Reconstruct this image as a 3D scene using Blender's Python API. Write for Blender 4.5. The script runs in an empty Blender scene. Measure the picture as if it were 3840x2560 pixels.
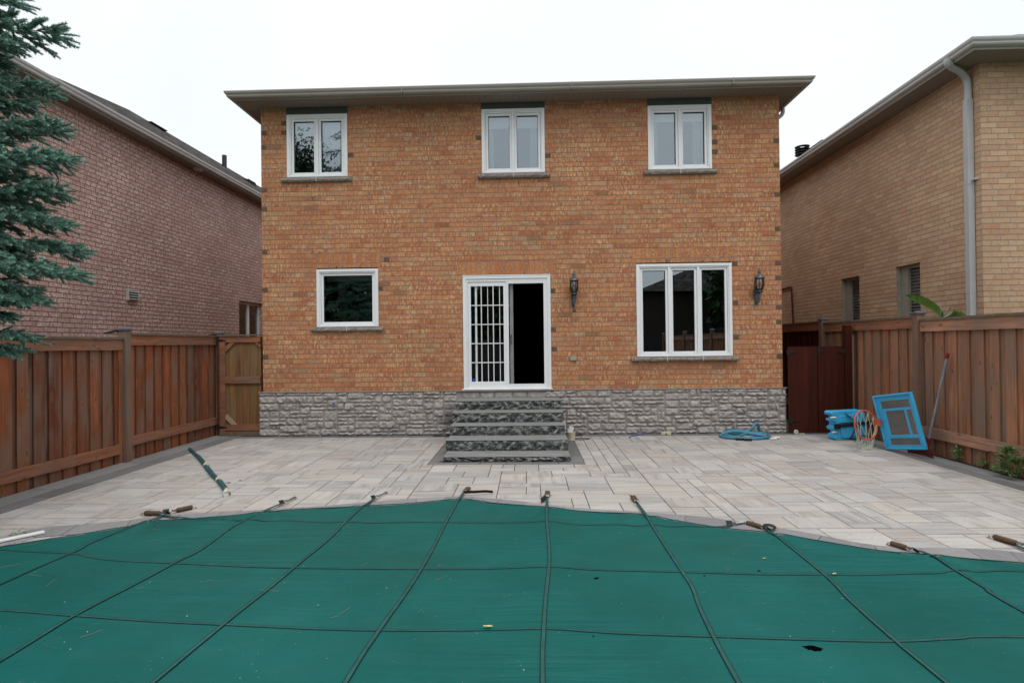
import bpy, math, random
import numpy as np
from mathutils import Vector, Matrix
random.seed(7); RNG = np.random.default_rng(11)
scn = bpy.context.scene
COL = scn.collection
PI = math.pi
# ------------------------------------------------------------------ camera, world, sun
cd = bpy.data.cameras.new('camera'); cam = bpy.data.objects.new('camera', cd); COL.objects.link(cam)
cd.sensor_width = 36.0; cd.lens = 19.36; cd.clip_start = 0.05; cd.clip_end = 500
cam.matrix_world = Matrix.Translation((0, 0, 1.65)) @ Matrix.Rotation(0.0303, 4, 'Z') @ Matrix.Rotation(PI/2 + 0.0059, 4, 'X') @ Matrix.Rotation(-0.0115, 4, 'Z')
scn.camera = cam
scn.view_settings.view_transform = 'Standard'
scn.view_settings.look = 'None'
scn.view_settings.exposure = 0.13
scn.view_settings.gamma = 1.0
SUN_EL, SUN_ROT = math.radians(58), math.radians(200)
w = bpy.data.worlds.new("World"); scn.world = w; w.use_nodes = True
nt = w.node_tree; nt.nodes.clear()
out = nt.nodes.new('ShaderNodeOutputWorld'); bg = nt.nodes.new('ShaderNodeBackground')
sky = nt.nodes.new('ShaderNodeTexSky'); sky.sky_type = 'NISHITA'; sky.sun_disc = False
sky.sun_elevation = SUN_EL; sky.sun_rotation = SUN_ROT; sky.air_density = 1.0; sky.dust_density = 4.0
bg.inputs['Strength'].default_value = 0.1
# overcast veil: bright cloud, brightening towards the zenith (CIE overcast sky)
tc = nt.nodes.new('ShaderNodeTexCoord'); sp = nt.nodes.new('ShaderNodeSeparateXYZ')
nt.links.new(tc.outputs['Generated'], sp.inputs[0])
rp = nt.nodes.new('ShaderNodeValToRGB'); nt.links.new(sp.outputs['Z'], rp.inputs[0])
e = rp.color_ramp.elements
e[0].position = 0.0; e[0].color = (0.405, 0.418, 0.430, 1)
e[1].position = 1.0; e[1].color = (0.96, 0.96, 0.96, 1)
x = e.new(0.02); x.color = (0.407, 0.419, 0.430, 1)
x = e.new(0.60); x.color = (0.415, 0.424, 0.432, 1)
sc = nt.nodes.new('ShaderNodeMixRGB'); sc.blend_type = 'MULTIPLY'; sc.inputs[0].default_value = 1
nt.links.new(rp.outputs[0], sc.inputs[1])
cn = nt.nodes.new('ShaderNodeTexNoise'); cn.inputs['Scale'].default_value = 2.2; cn.inputs['Detail'].default_value = 4; nt.links.new(tc.outputs['Generated'], cn.inputs['Vector'])
cr = nt.nodes.new('ShaderNodeValToRGB'); nt.links.new(cn.outputs['Fac'], cr.inputs[0]); cr.color_ramp.elements[0].position = 0.35; cr.color_ramp.elements[0].color = (21.9, 22.3, 22.8, 1); cr.color_ramp.elements[1].position = 0.68; cr.color_ramp.elements[1].color = (24.2, 24.2, 24.2, 1)
nt.links.new(cr.outputs[0], sc.inputs[2])
mx = nt.nodes.new('ShaderNodeMixRGB'); mx.inputs[0].default_value = 0.93
nt.links.new(sky.outputs[0], mx.inputs[1]); nt.links.new(sc.outputs[0], mx.inputs[2])
nt.links.new(mx.outputs[0], bg.inputs[0]); nt.links.new(bg.outputs[0], out.inputs[0])
sd = bpy.data.lights.new('sun', 'SUN'); sd.energy = 0.7; sd.angle = math.radians(30); sd.color = (1.0, 0.97, 0.93)
so = bpy.data.objects.new('sun', sd); COL.objects.link(so)
so.rotation_euler = (math.radians(32), 0, math.radians(20))

# ------------------------------------------------------------------ material helper
class NB:
    def __init__(s, name, rough=0.7, spec=0.3, metal=0.0):
        s.m = bpy.data.materials.new(name); s.m.use_nodes = True; s.t = s.m.node_tree
        s.b = s.t.nodes['Principled BSDF']; s.b.inputs['Roughness'].default_value = rough
        s.b.inputs['Specular IOR Level'].default_value = spec; s.b.inputs['Metallic'].default_value = metal
    def n(s, k): return s.t.nodes.new(k)
    def put(s, sock, v):
        if isinstance(v, (int, float)): sock.default_value = v
        elif isinstance(v, tuple):
            sock.default_value = (v + (1,)) if (len(v) == 3 and len(sock.default_value) == 4) else v
        else: s.t.links.new(v, sock)
    def ma(s, op, a, b=0.0, c=None):
        q = s.n('ShaderNodeMath'); q.operation = op; s.put(q.inputs[0], a); s.put(q.inputs[1], b)
        if c is not None: s.put(q.inputs[2], c)
        return q.outputs[0]
    def mix(s, f, a, b, bl='MIX'):
        q = s.n('ShaderNodeMixRGB'); q.blend_type = bl; s.put(q.inputs[0], f); s.put(q.inputs[1], a); s.put(q.inputs[2], b); return q.outputs[0]
    def pos(s): return s.n('ShaderNodeNewGeometry').outputs['Position']
    def geo(s, k): return s.n('ShaderNodeNewGeometry').outputs[k]
    def sep(s, v):
        q = s.n('ShaderNodeSeparateXYZ'); s.put(q.inputs[0], v); return q.outputs
    def comb(s, x, y, z):
        q = s.n('ShaderNodeCombineXYZ'); s.put(q.inputs[0], x); s.put(q.inputs[1], y); s.put(q.inputs[2], z); return q.outputs[0]
    def scale(s, v, xyz, off=(0, 0, 0)):
        q = s.n('ShaderNodeMapping'); s.put(q.inputs[0], v); q.inputs['Scale'].default_value = xyz; q.inputs['Location'].default_value = off; return q.outputs[0]
    def noise(s, v, sc, det=3, ro=0.55, dist=0.0):
        q = s.n('ShaderNodeTexNoise'); s.put(q.inputs['Vector'], v); q.inputs['Scale'].default_value = sc; q.inputs['Detail'].default_value = det
        q.inputs['Roughness'].default_value = ro; q.inputs['Distortion'].default_value = dist; return q.outputs['Fac']
    def vor(s, v, sc, feat='F1', rnd=1.0):
        q = s.n('ShaderNodeTexVoronoi'); s.put(q.inputs['Vector'], v); q.inputs['Scale'].default_value = sc; q.feature = feat
        q.inputs['Randomness'].default_value = rnd; return q.outputs['Distance']
    def white(s, v):
        q = s.n('ShaderNodeTexWhiteNoise'); q.noise_dimensions = '3D'; s.put(q.inputs[0], v); return q.outputs
    def ramp(s, f, st, mode='LINEAR'):
        q = s.n('ShaderNodeValToRGB'); s.put(q.inputs[0], f); q.color_ramp.interpolation = mode; el = q.color_ramp.elements
        el[0].position, el[0].color = st[0][0], tuple(st[0][1]) + (1,)
        el[1].position, el[1].color = st[-1][0], tuple(st[-1][1]) + (1,)
        for p, c in st[1:-1]:
            z = el.new(p); z.color = tuple(c) + (1,)
        return q.outputs[0]
    def step(s, f, a, b, lo=0.0, hi=1.0):
        q = s.n('ShaderNodeMapRange'); s.put(q.inputs[0], f); q.inputs[1].default_value = a; q.inputs[2].default_value = b
        q.inputs[3].default_value = lo; q.inputs[4].default_value = hi; return q.outputs[0]
    def bump(s, h, st=0.3, d=0.01):
        q = s.n('ShaderNodeBump'); q.inputs['Strength'].default_value = st; q.inputs['Distance'].default_value = d
        s.put(q.inputs['Height'], h); s.t.links.new(q.outputs[0], s.b.inputs['Normal'])
    def col(s, c): s.put(s.b.inputs['Base Color'], c)
    def rough(s, c): s.put(s.b.inputs['Roughness'], c)

def simple(name, c, rough=0.6, spec=0.3, metal=0.0, var=0.12, vs=6.0, bump=0.0, bs=60.0):
    b = NB(name, rough, spec, metal); P = b.pos()
    f = b.noise(P, vs, 4)
    lo = tuple(max(0, k*(1-var)) for k in c); hi = tuple(min(1, k*(1+var)) for k in c)
    b.col(b.ramp(f, [(0.3, lo), (0.7, hi)]))
    if bump: b.bump(b.noise(P, bs, 4), bump, 0.004)
    return b.m

def brick_mat(name, stops, mortar, flecks, dark, L=0.267, H=0.089, vertical=False, fl=0.5, mot=1.0, j=0.010, rock=0.0, lo=0.46, hi=0.66, vs=0.30, hd=0.5, stain=False):
    b = NB(name, 0.85, 0.2); P = b.sep(b.pos()); Nn = b.sep(b.geo('Normal'))
    side = b.ma('GREATER_THAN', b.ma('ABSOLUTE', Nn[0]), 0.5)
    u = b.ma('ADD', b.ma('MULTIPLY', P[0], b.ma('SUBTRACT', 1.0, side)), b.ma('MULTIPLY', P[1], side)); v = P[2]
    u = b.ma('ADD', u, 40.03); v = b.ma('ADD', v, 0.0)
    if vertical: u, v = b.ma('ADD', v, 0.02), u
    wob = b.noise(b.comb(u, v, 0.0), 3.0, 2)
    v = b.ma('ADD', v, b.ma('MULTIPLY', b.ma('SUBTRACT', wob, 0.5), 0.008))
    r = b.ma('DIVIDE', v, H); row = b.ma('FLOOR', r); fv = b.ma('MULTIPLY', b.ma('FRACT', r), H)
    rw = b.white(b.comb(row, 3.3, 0.0))[0]
    sh = 0.0 if vertical else b.ma('ADD', b.ma('MULTIPLY', b.ma('MODULO', row, 2.0), 0.5), b.ma('MULTIPLY', rw, 0.22))
    c = b.ma('ADD', b.ma('DIVIDE', u, L), sh); cc = b.ma('FLOOR', c); fu = b.ma('MULTIPLY', b.ma('FRACT', c), L)
    m = b.ma('MAXIMUM', b.step(fu, j*0.55, j*1.05, 1, 0), b.step(fv, j*0.55, j*1.05, 1, 0))
    idw = b.white(b.comb(cc, row, 1.7)); base = b.ramp(idw[0], stops)
    q = b.comb(b.ma('MULTIPLY', u, 1.0), b.ma('MULTIPLY', v, vs), idw[0])
    n1 = b.noise(q, 46.0*mot, 3, 0.55, 0.5); n2 = b.noise(q, 11.0, 3, 0.6); n3 = b.noise(b.comb(u, v, 5.0), 0.7, 3)
    n4 = b.noise(b.comb(u, v, 9.0), 90.0, 3); blob = b.noise(b.comb(u, v, 2.0), 1.6, 3)
    per = b.ma('ADD', b.step(b.white(b.comb(cc, row, 8.1))[0], 0.0, 1.0, 0.25, 1.0), b.step(blob, 0.45, 0.7, 0.0, 0.5))
    f1 = b.ma('MINIMUM', b.ma('MULTIPLY', b.ma('MULTIPLY', b.step(n1, lo, hi), per), fl), 1.0)
    cx = b.mix(f1, base, flecks)
    f2 = b.ma('MULTIPLY', b.step(n1, lo-0.03, lo-0.17), 0.5); cx = b.mix(f2, cx, dark)
    cx = b.mix(1.0, cx, b.ramp(n3, [(0.3, (0.88, 0.88, 0.88)), (0.7, (1.1, 1.1, 1.1))]), 'MULTIPLY')
    cx = b.mix(1.0, cx, b.ramp(n4, [(0.3, (0.88, 0.88, 0.88)), (0.7, (1.1, 1.1, 1.1))]), 'MULTIPLY')
    hdr = b.ma('GREATER_THAN', b.white(b.comb(cc, row, 4.4))[0], 0.988)
    cx = b.mix(b.ma('MULTIPLY', hdr, hd), cx, (0.16, 0.10, 0.05))
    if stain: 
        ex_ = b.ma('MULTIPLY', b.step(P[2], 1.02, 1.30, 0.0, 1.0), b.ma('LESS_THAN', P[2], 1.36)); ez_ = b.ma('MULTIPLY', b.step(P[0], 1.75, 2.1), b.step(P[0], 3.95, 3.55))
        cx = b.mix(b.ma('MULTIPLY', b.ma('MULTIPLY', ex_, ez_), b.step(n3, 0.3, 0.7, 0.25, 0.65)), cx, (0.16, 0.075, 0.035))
    b.col(b.mix(m, cx, mortar))
    h = b.ma('ADD', b.ma('MULTIPLY', m, -1.0), b.ma('MULTIPLY', n1, 0.35 + rock)); h = b.ma('ADD', h, b.ma('MULTIPLY', idw[0], 0.25))
    b.bump(h, 0.8, 0.006); return b.m

M = {}
M['brick'] = brick_mat('orange_brick', [(0.0, (0.42, 0.155, 0.070)), (0.2, (0.45, 0.190, 0.088)), (0.4, (0.475, 0.215, 0.103)), (0.6, (0.38, 0.132, 0.062)), (0.8, (0.445, 0.19, 0.088)), (0.93, (0.44, 0.235, 0.125)), (1.0, (0.37, 0.21, 0.115))],
                       (0.27, 0.195, 0.165), (0.66, 0.45, 0.235), (0.29, 0.080, 0.035), fl=0.78, mot=0.82, j=0.013, stain=True)
M['soldier'] = brick_mat('soldier_brick', [(0.0, (0.44, 0.155, 0.062)), (0.4, (0.49, 0.20, 0.082)), (0.8, (0.40, 0.135, 0.055)), (1.0, (0.40, 0.21, 0.10))],
                         (0.29, 0.21, 0.18), (0.64, 0.43, 0.22), (0.31, 0.09, 0.038), vertical=True, fl=0.75, mot=0.9, j=0.014, vs=1.0)
M['dark_brick'] = simple('dark_brown_brick', (0.13, 0.085, 0.05), 0.85, var=0.4, vs=30, bump=0.4)
M['brick_pink'] = brick_mat('pink_brick', [(0.0, (0.43, 0.265, 0.228)), (0.4, (0.465, 0.295, 0.255)), (0.8, (0.41, 0.245, 0.207)), (1.0, (0.485, 0.315, 0.277))],
                            (0.19, 0.105, 0.09), (0.68, 0.54, 0.49), (0.31, 0.17, 0.145), hd=0.0, fl=1.1, mot=0.62, j=0.016, rock=0.6, vs=1.0, lo=0.48, hi=0.60)
M['brick_tan'] = brick_mat('tan_brick', [(0.0, (0.53, 0.335, 0.205)), (0.3, (0.585, 0.385, 0.245)), (0.6, (0.50, 0.30, 0.185)), (0.85, (0.62, 0.425, 0.275)), (1.0, (0.52, 0.28, 0.175))],
                           (0.33, 0.285, 0.25), (0.68, 0.50, 0.325), (0.44, 0.25, 0.15), hd=0.0, fl=0.45, mot=0.6, j=0.014, vs=0.8)
M['white'] = simple('white_vinyl', (0.80, 0.82, 0.83), 0.42, 0.4, var=0.025, vs=3)
M['white_old'] = simple('white_painted', (0.70, 0.72, 0.72), 0.5, 0.3, var=0.06, vs=5)
M['greyscreen'] = simple('screen_stile', (0.30, 0.295, 0.30), 0.5, var=0.05)
M['panelgrey'] = simple('sliding_panel_white', (0.66, 0.68, 0.68), 0.5)
M['gutter'] = simple('taupe_aluminium', (0.34, 0.315, 0.28), 0.38, 0.45, var=0.06, vs=2)
M['gutter_grey'] = simple('grey_aluminium', (0.52, 0.52, 0.51), 0.38, 0.45, var=0.06, vs=2)
M['downspout'] = simple('pale_grey_aluminium', (0.47, 0.48, 0.49), 0.4, 0.45, var=0.05, vs=3)
M['fasciagreen'] = simple('dark_green_grey_panel', (0.075, 0.085, 0.075), 0.6, var=0.1)
b = NB('soffit_panel', 0.55, 0.3); P = b.sep(b.pos())
def _soff(nm, c):
    b = NB(nm, 0.55, 0.3); P = b.sep(b.pos())
    sx = b.step(b.ma('FRACT', b.ma('MULTIPLY', P[0], 8.2)), 0.0, 0.09, 0.45, 1.0)
    b.col(b.mix(1.0, c, b.mix(1.0, (1, 1, 1), sx, 'MULTIPLY'), 'MULTIPLY')); return b.m
M['soffit'] = _soff('soffit_panels', (0.24, 0.20, 0.165)); M['soffit_grey'] = _soff('soffit_panels_grey', (0.25, 0.22, 0.19))
# stone veneer
b = NB('cut_stone', 0.9, 0.15); P = b.pos(); ri = b.geo('Random Per Island')
c0 = b.ramp(ri, [(0.0, (0.47, 0.435, 0.41)), (0.25, (0.52, 0.485, 0.455)), (0.45, (0.44, 0.42, 0.405)), (0.65, (0.55, 0.515, 0.485)), (0.85, (0.43, 0.395, 0.385)), (1.0, (0.46, 0.41, 0.37))])
n = b.noise(P, 16, 6, 0.65); c1 = b.mix(b.step(n, 0.35, 0.65), b.mix(0.5, c0, (0.20, 0.175, 0.165)), c0)
n5 = b.noise(P, 60, 4); c1 = b.mix(b.ma('MULTIPLY', b.step(n5, 0.55, 0.75), 0.35), c1, (0.6, 0.56, 0.52))
st = b.ma('MULTIPLY', b.step(b.noise(b.scale(P, (1, 1, 2.2)), 3.0, 3), 0.56, 0.72), 0.35); c1 = b.mix(st, c1, (0.13, 0.115, 0.11))
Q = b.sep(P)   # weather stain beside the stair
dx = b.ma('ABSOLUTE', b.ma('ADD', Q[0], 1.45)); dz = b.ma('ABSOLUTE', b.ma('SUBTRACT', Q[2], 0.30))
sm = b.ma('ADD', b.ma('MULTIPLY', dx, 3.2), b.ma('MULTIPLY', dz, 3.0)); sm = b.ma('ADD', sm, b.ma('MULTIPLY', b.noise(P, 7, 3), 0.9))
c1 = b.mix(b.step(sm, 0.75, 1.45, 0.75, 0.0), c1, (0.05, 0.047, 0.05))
b.col(c1); b.bump(b.ma('ADD', n, b.ma('MULTIPLY', n5, 0.4)), 0.9, 0.02); M['stone'] = b.m
M['mortar'] = simple('stone_mortar', (0.29, 0.265, 0.25), 0.95, var=0.2)
b = NB('limestone_sill', 0.9, 0.15); P = b.pos(); n = b.noise(P, 40, 5); b.col(b.ramp(n, [(0.3, (0.15, 0.125, 0.105)), (0.5, (0.25, 0.22, 0.19)), (0.7, (0.38, 0.35, 0.32))])); b.bump(n, 0.9, 0.012); M['sill'] = b.m
# step stone: riser (rock-pitched, dark) and tread (sawn, grey)
b = NB('rock_faced_riser', 0.5, 0.45); P = b.pos(); Q = b.scale(P, (1.0, 1.0, 1.5))
n = b.noise(Q, 9, 5, 0.6, 0.8); v = b.vor(b.mix(0.25, Q, b.comb(n, n, n)), 8, 'DISTANCE_TO_EDGE'); n2 = b.noise(Q, 30, 5, 0.7, 1.5)
edge = b.ma('MULTIPLY', b.step(v, 0.0, 0.13, 1.0, 0.0), b.step(n2, 0.33, 0.55)); n6 = b.noise(b.scale(P, (6, 1, 1)), 8, 4, 0.7)
drip = b.ma('MULTIPLY', b.step(n6, 0.58, 0.75), 0.55); big = b.step(n, 0.40, 0.72, 0.0, 0.30)
f = b.ma('MINIMUM', b.ma('ADD', b.ma('MAXIMUM', edge, drip), big), 1.0)
b.col(b.mix(f, b.ramp(n2, [(0.3, (0.012, 0.015, 0.021)), (0.7, (0.045, 0.053, 0.063))]), (0.36, 0.375, 0.35)))
b.bump(b.ma('ADD', b.ma('MULTIPLY', v, 2.0), b.ma('MULTIPLY', n, 1.2)), 1.0, 0.03); M['riser'] = b.m
b = NB('sawn_tread', 0.7, 0.3); P = b.pos(); n = b.noise(b.scale(P, (1, 3, 1)), 4, 5); n7 = b.noise(P, 90, 3)
b.col(b.mix(b.ma('MULTIPLY', n7, 0.3), b.ramp(n, [(0.3, (0.15, 0.157, 0.155)), (0.7, (0.235, 0.24, 0.225))]), (0.3, 0.3, 0.28))); b.bump(n7, 0.3, 0.003); M['tread'] = b.m
# pavers
def paver_mat(name, stops, streak, lo=0.86, hi=1.10, rough=0.75):
    b = NB(name, rough, 0.3); P = b.pos(); ri = b.geo('Random Per Island')
    c = b.ramp(ri, stops); Qp = b.sep(P); off = b.ma('MULTIPLY', ri, 37.0)
    s1 = b.noise(b.comb(b.ma('ADD', b.ma('MULTIPLY', Qp[0], 1.3), off), b.ma('MULTIPLY', Qp[1], 16.0), off), 1.0, 4, 0.6)
    s2 = b.noise(b.comb(b.ma('ADD', b.ma('MULTIPLY', Qp[0], 12.0), off), b.ma('MULTIPLY', Qp[1], 1.5), off), 1.0, 4, 0.6)
    pick = b.ma('GREATER_THAN', b.white(b.comb(ri, 1.0, 2.0))[0], 0.35)
    s = b.mix(pick, s2, s1); c = b.mix(b.step(s, 0.38, 0.66, 0.0, streak), c, (0.49, 0.475, 0.455))
    c = b.mix(b.step(s, 0.48, 0.30, 0.0, streak*0.8), c, (0.225, 0.215, 0.21))
    n = b.noise(P, 45, 5); c = b.mix(1.0, c, b.ramp(n, [(0.25, (lo,)*3), (0.75, (hi,)*3)]), 'MULTIPLY')
    n3 = b.noise(P, 1.1, 3); c = b.mix(1.0, c, b.ramp(n3, [(0.3, (0.93, 0.93, 0.93)), (0.7, (1.05, 1.05, 1.05))]), 'MULTIPLY')
    sp_ = b.step(b.noise(P, 9, 2, 0.4), 0.70, 0.76, 0.0, 0.35); c = b.mix(sp_, c, (0.22, 0.2, 0.17))
    b.col(c); b.bump(b.noise(P, 160, 3), 0.25, 0.002); return b.m
M['paver'] = paver_mat('blended_paver', [(0.0, (0.325, 0.295, 0.270)), (0.2, (0.385, 0.362, 0.340)), (0.35, (0.265, 0.255, 0.250)), (0.5, (0.405, 0.365, 0.325)), (0.65, (0.310, 0.270, 0.245)), (0.8, (0.435, 0.412, 0.388)), (1.0, (0.275, 0.264, 0.262))], 0.55)
M['border_light'] = paver_mat('pale_border_slab', [(0.0, (0.185, 0.19, 0.19)), (0.5, (0.215, 0.22, 0.215)), (1.0, (0.235, 0.235, 0.228))], 0.10)
M['border_dark'] = paver_mat('charcoal_border_slab', [(0.0, (0.125, 0.127, 0.13)), (0.5, (0.15, 0.15, 0.152)), (1.0, (0.17, 0.17, 0.172))], 0.05)
M['coping'] = paver_mat('grey_coping_slab', [(0.0, (0.175, 0.173, 0.18)), (0.5, (0.21, 0.207, 0.212)), (1.0, (0.25, 0.243, 0.24))], 0.12)
M['joint'] = simple('joint_sand', (0.055, 0.05, 0.045), 0.95, var=0.3, vs=20)
# cover sheet
b = NB('pool_cover_vinyl', 0.42, 0.15); P = b.pos()
n = b.noise(b.scale(P, (0.35, 3.0, 1)), 3.0, 5, 0.6); n2 = b.noise(P, 1.1, 3); n8 = b.noise(P, 260, 2)
c = b.ramp(n2, [(0.3, (0.0018, 0.076, 0.066)), (0.7, (0.0030, 0.102, 0.092))])
dust = b.ma('MULTIPLY', b.step(b.noise(b.scale(P, (1, 2.5, 1)), 2.4, 6, 0.7), 0.5, 0.8), 0.05); c = b.mix(dust, c, (0.16, 0.26, 0.23))
sp_ = b.ma('GREATER_THAN', b.noise(P, 75, 1, 0.3), 0.80); c = b.mix(b.ma('MULTIPLY', sp_, 0.5), c, (0.4, 0.45, 0.4))
b.col(c); b.rough(b.step(n2, 0.3, 0.7, 0.40, 0.52))
wr = b.ma('MULTIPLY', b.noise(b.scale(P, (0.28, 5.5, 1)), 2.2, 4, 0.55, 0.4), b.step(b.noise(P, 0.55, 2), 0.42, 0.62, 0.05, 1.0))
b.bump(b.ma('ADD', wr, b.ma('MULTIPLY', n8, 0.03)), 0.55, 0.05); M['cover'] = b.m
b = NB('cover_webbing', 0.6, 0.3); uv = b.n('ShaderNodeUVMap').outputs[0]; u = b.sep(uv)[0]; P = b.pos()
tri = b.ma('FRACT', b.ma('MULTIPLY', b.ma('ADD', u, -0.16), 4.41)); ln = b.step(b.ma('ABSOLUTE', b.ma('SUBTRACT', tri, 0.5)), 0.08, 0.18, 1, 0)
inn = b.ma('MULTIPLY', b.ma('GREATER_THAN', u, 0.16), b.ma('LESS_THAN', u, 0.84)); ln = b.ma('MULTIPLY', ln, inn)
b.col(b.mix(ln, b.mix(inn, (0.0015, 0.012, 0.013), (0.002, 0.032, 0.029)), b.ramp(b.noise(P, 12, 3), [(0.3, (0.01, 0.15, 0.13)), (0.7, (0.05, 0.26, 0.225))]))); M['strap'] = b.m
M['blackwebbing'] = simple('black_webbing', (0.012, 0.012, 0.014), 0.6, var=0.2)
M['steel'] = simple('spring_steel', (0.42, 0.42, 0.42), 0.3, 0.5, 1.0, var=0.15, vs=60)
M['sleeve'] = simple('brown_spring_sleeve', (0.085, 0.052, 0.028), 0.65, var=0.35, vs=25, bump=0.3)
M['brass'] = simple('brass_anchor', (0.35, 0.30, 0.2), 0.4, 0.5, 1.0)
# timber
def wood(name, stops, along=2, grey=0.3, knots=1.0, gcol=(0.20, 0.155, 0.125)):
    b = NB(name, 0.8, 0.2); P = b.pos(); ri = b.geo('Random Per Island'); off = b.ma('MULTIPLY', ri, 91.0)
    s = [22, 22, 22]; s[along] = 1.1
    Q = b.sep(P); V = b.comb(b.ma('ADD', b.ma('MULTIPLY', Q[0], s[0]), off), b.ma('ADD', b.ma('MULTIPLY', Q[1], s[1]), off), b.ma('ADD', b.ma('MULTIPLY', Q[2], s[2]), off))
    g = b.noise(V, 1.0, 5, 0.6, 0.5); g2 = b.noise(b.scale(V, (4, 4, 2)), 1.0, 3)
    t = [2.6, 2.6, 2.6]; t[along] = 1.2
    bl = b.noise(b.comb(b.ma('ADD', b.ma('MULTIPLY', Q[0], t[0]), off), b.ma('ADD', b.ma('MULTIPLY', Q[1], t[1]), off), b.ma('MULTIPLY', Q[2], t[2])), 1.0, 3)
    c = b.ramp(ri, stops); c = b.mix(1.0, c, b.ramp(g, [(0.25, (0.62, 0.60, 0.58)), (0.5, (1, 1, 1)), (0.75, (1.35, 1.3, 1.25))]), 'MULTIPLY')
    c = b.mix(b.step(bl, 0.46, 0.62, 0.0, grey*1.9), c, gcol); c = b.mix(b.step(bl, 0.44, 0.30, 0.0, 0.45), c, b.mix(1.0, c, (1.7, 1.45, 1.2), 'MULTIPLY'))
    c = b.mix(1.0, c, b.ramp(g2, [(0.3, (0.85, 0.85, 0.85)), (0.7, (1.12, 1.12, 1.12))]), 'MULTIPLY')
    k = [9, 9, 9]; k[along] = 3.2
    kn = b.vor(b.comb(b.ma('ADD', b.ma('MULTIPLY', Q[0], k[0]), off), b.ma('ADD', b.ma('MULTIPLY', Q[1], k[1]), off), b.ma('MULTIPLY', Q[2], k[2])), 1.0)
    c = b.mix(b.step(kn, 0.08*knots, 0.15*knots, 0.85, 0.0), c, (0.028, 0.012, 0.007)); c = b.mix(b.step(kn, 0.15*knots, 0.30*knots, 0.35, 0.0), c, (0.30, 0.16, 0.09))
    b.col(c); b.bump(g, 0.35, 0.004); return b.m
RED = [(0.0, (0.15, 0.052, 0.027)), (0.2, (0.26, 0.088, 0.038)), (0.4, (0.12, 0.058, 0.036)), (0.6, (0.32, 0.118, 0.050)), (0.8, (0.15, 0.075, 0.046)), (1.0, (0.23, 0.070, 0.030))]
BRN = [(0.0, (0.26, 0.118, 0.066)), (0.2, (0.35, 0.168, 0.098)), (0.4, (0.215, 0.117, 0.075)), (0.6, (0.39, 0.175, 0.093)), (0.8, (0.275, 0.155, 0.10)), (1.0, (0.32, 0.128, 0.066))]
M['wood_L'] = wood('stained_cedar', RED, 2, 0.30); M['wood_Lh'] = wood('stained_cedar_rail', [(0.0, (0.25, 0.11, 0.062)), (1.0, (0.31, 0.14, 0.083))], 1, 0.2)
M['wood_R'] = wood('weathered_cedar', BRN, 2, 0.34); M['wood_Rh'] = wood('weathered_cedar_rail', [(0.0, (0.35, 0.185, 0.12)), (1.0, (0.41, 0.225, 0.15))], 1, 0.3)
M['post'] = wood('grey_brown_post', [(0.0, (0.20, 0.118, 0.08)), (1.0, (0.235, 0.142, 0.10))], 2, 0.4, 0.5)
M['cap'] = simple('weathered_cap_board', (0.155, 0.115, 0.085), 0.85, var=0.25, vs=12)
M['gatewood'] = wood('tan_gate_board', [(0.0, (0.165, 0.098, 0.042)), (0.5, (0.205, 0.122, 0.053)), (1.0, (0.18, 0.090, 0.038))], 2, 0.12, 0.7)
M['gateframe'] = wood('gate_frame_board', [(0.0, (0.20, 0.088, 0.048)), (1.0, (0.235, 0.108, 0.06))], 0, 0.2)
M['palebrace'] = simple('pale_brace', (0.38, 0.27, 0.19), 0.8)
M['darkred'] = wood('dark_red_gate', [(0.0, (0.042, 0.0075, 0.0038)), (0.5, (0.050, 0.009, 0.0045)), (1.0, (0.045, 0.008, 0.004))], 2, 0.04, 0.01, (0.04, 0.012, 0.007))
M['blackiron'] = simple('black_iron', (0.012, 0.012, 0.013), 0.45, 0.5)
M['capgrey'] = simple('grey_post_cap', (0.085, 0.095, 0.115), 0.4, 0.4, var=0.1)
M['solar'] = simple('solar_cell', (0.012, 0.014, 0.022), 0.2, 0.5)
# roofing
b = NB('asphalt_shingle', 0.95, 0.1); P = b.pos(); Q = b.sep(P)
row = b.ma('FLOOR', b.ma('MULTIPLY', Q[2], 8.5)); tab = b.white(b.comb(b.ma('FLOOR', b.ma('ADD', b.ma('MULTIPLY', b.ma('ADD', Q[1], Q[0]), 4.0), b.ma('MULTIPLY', row, 0.37))), row, 0.0))[0]
c = b.ramp(tab, [(0.0, (0.022, 0.019, 0.018)), (0.5, (0.045, 0.040, 0.036)), (1.0, (0.085, 0.077, 0.070))]); n = b.noise(P, 120, 3)
c = b.mix(1.0, c, b.ramp(n, [(0.3, (0.7,)*3), (0.7, (1.3,)*3)]), 'MULTIPLY'); b.col(c); b.bump(b.ma('ADD', b.ma('FRACT', b.ma('MULTIPLY', Q[2], 8.5)), tab), 0.8, 0.02); M['shingle'] = b.m
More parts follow.
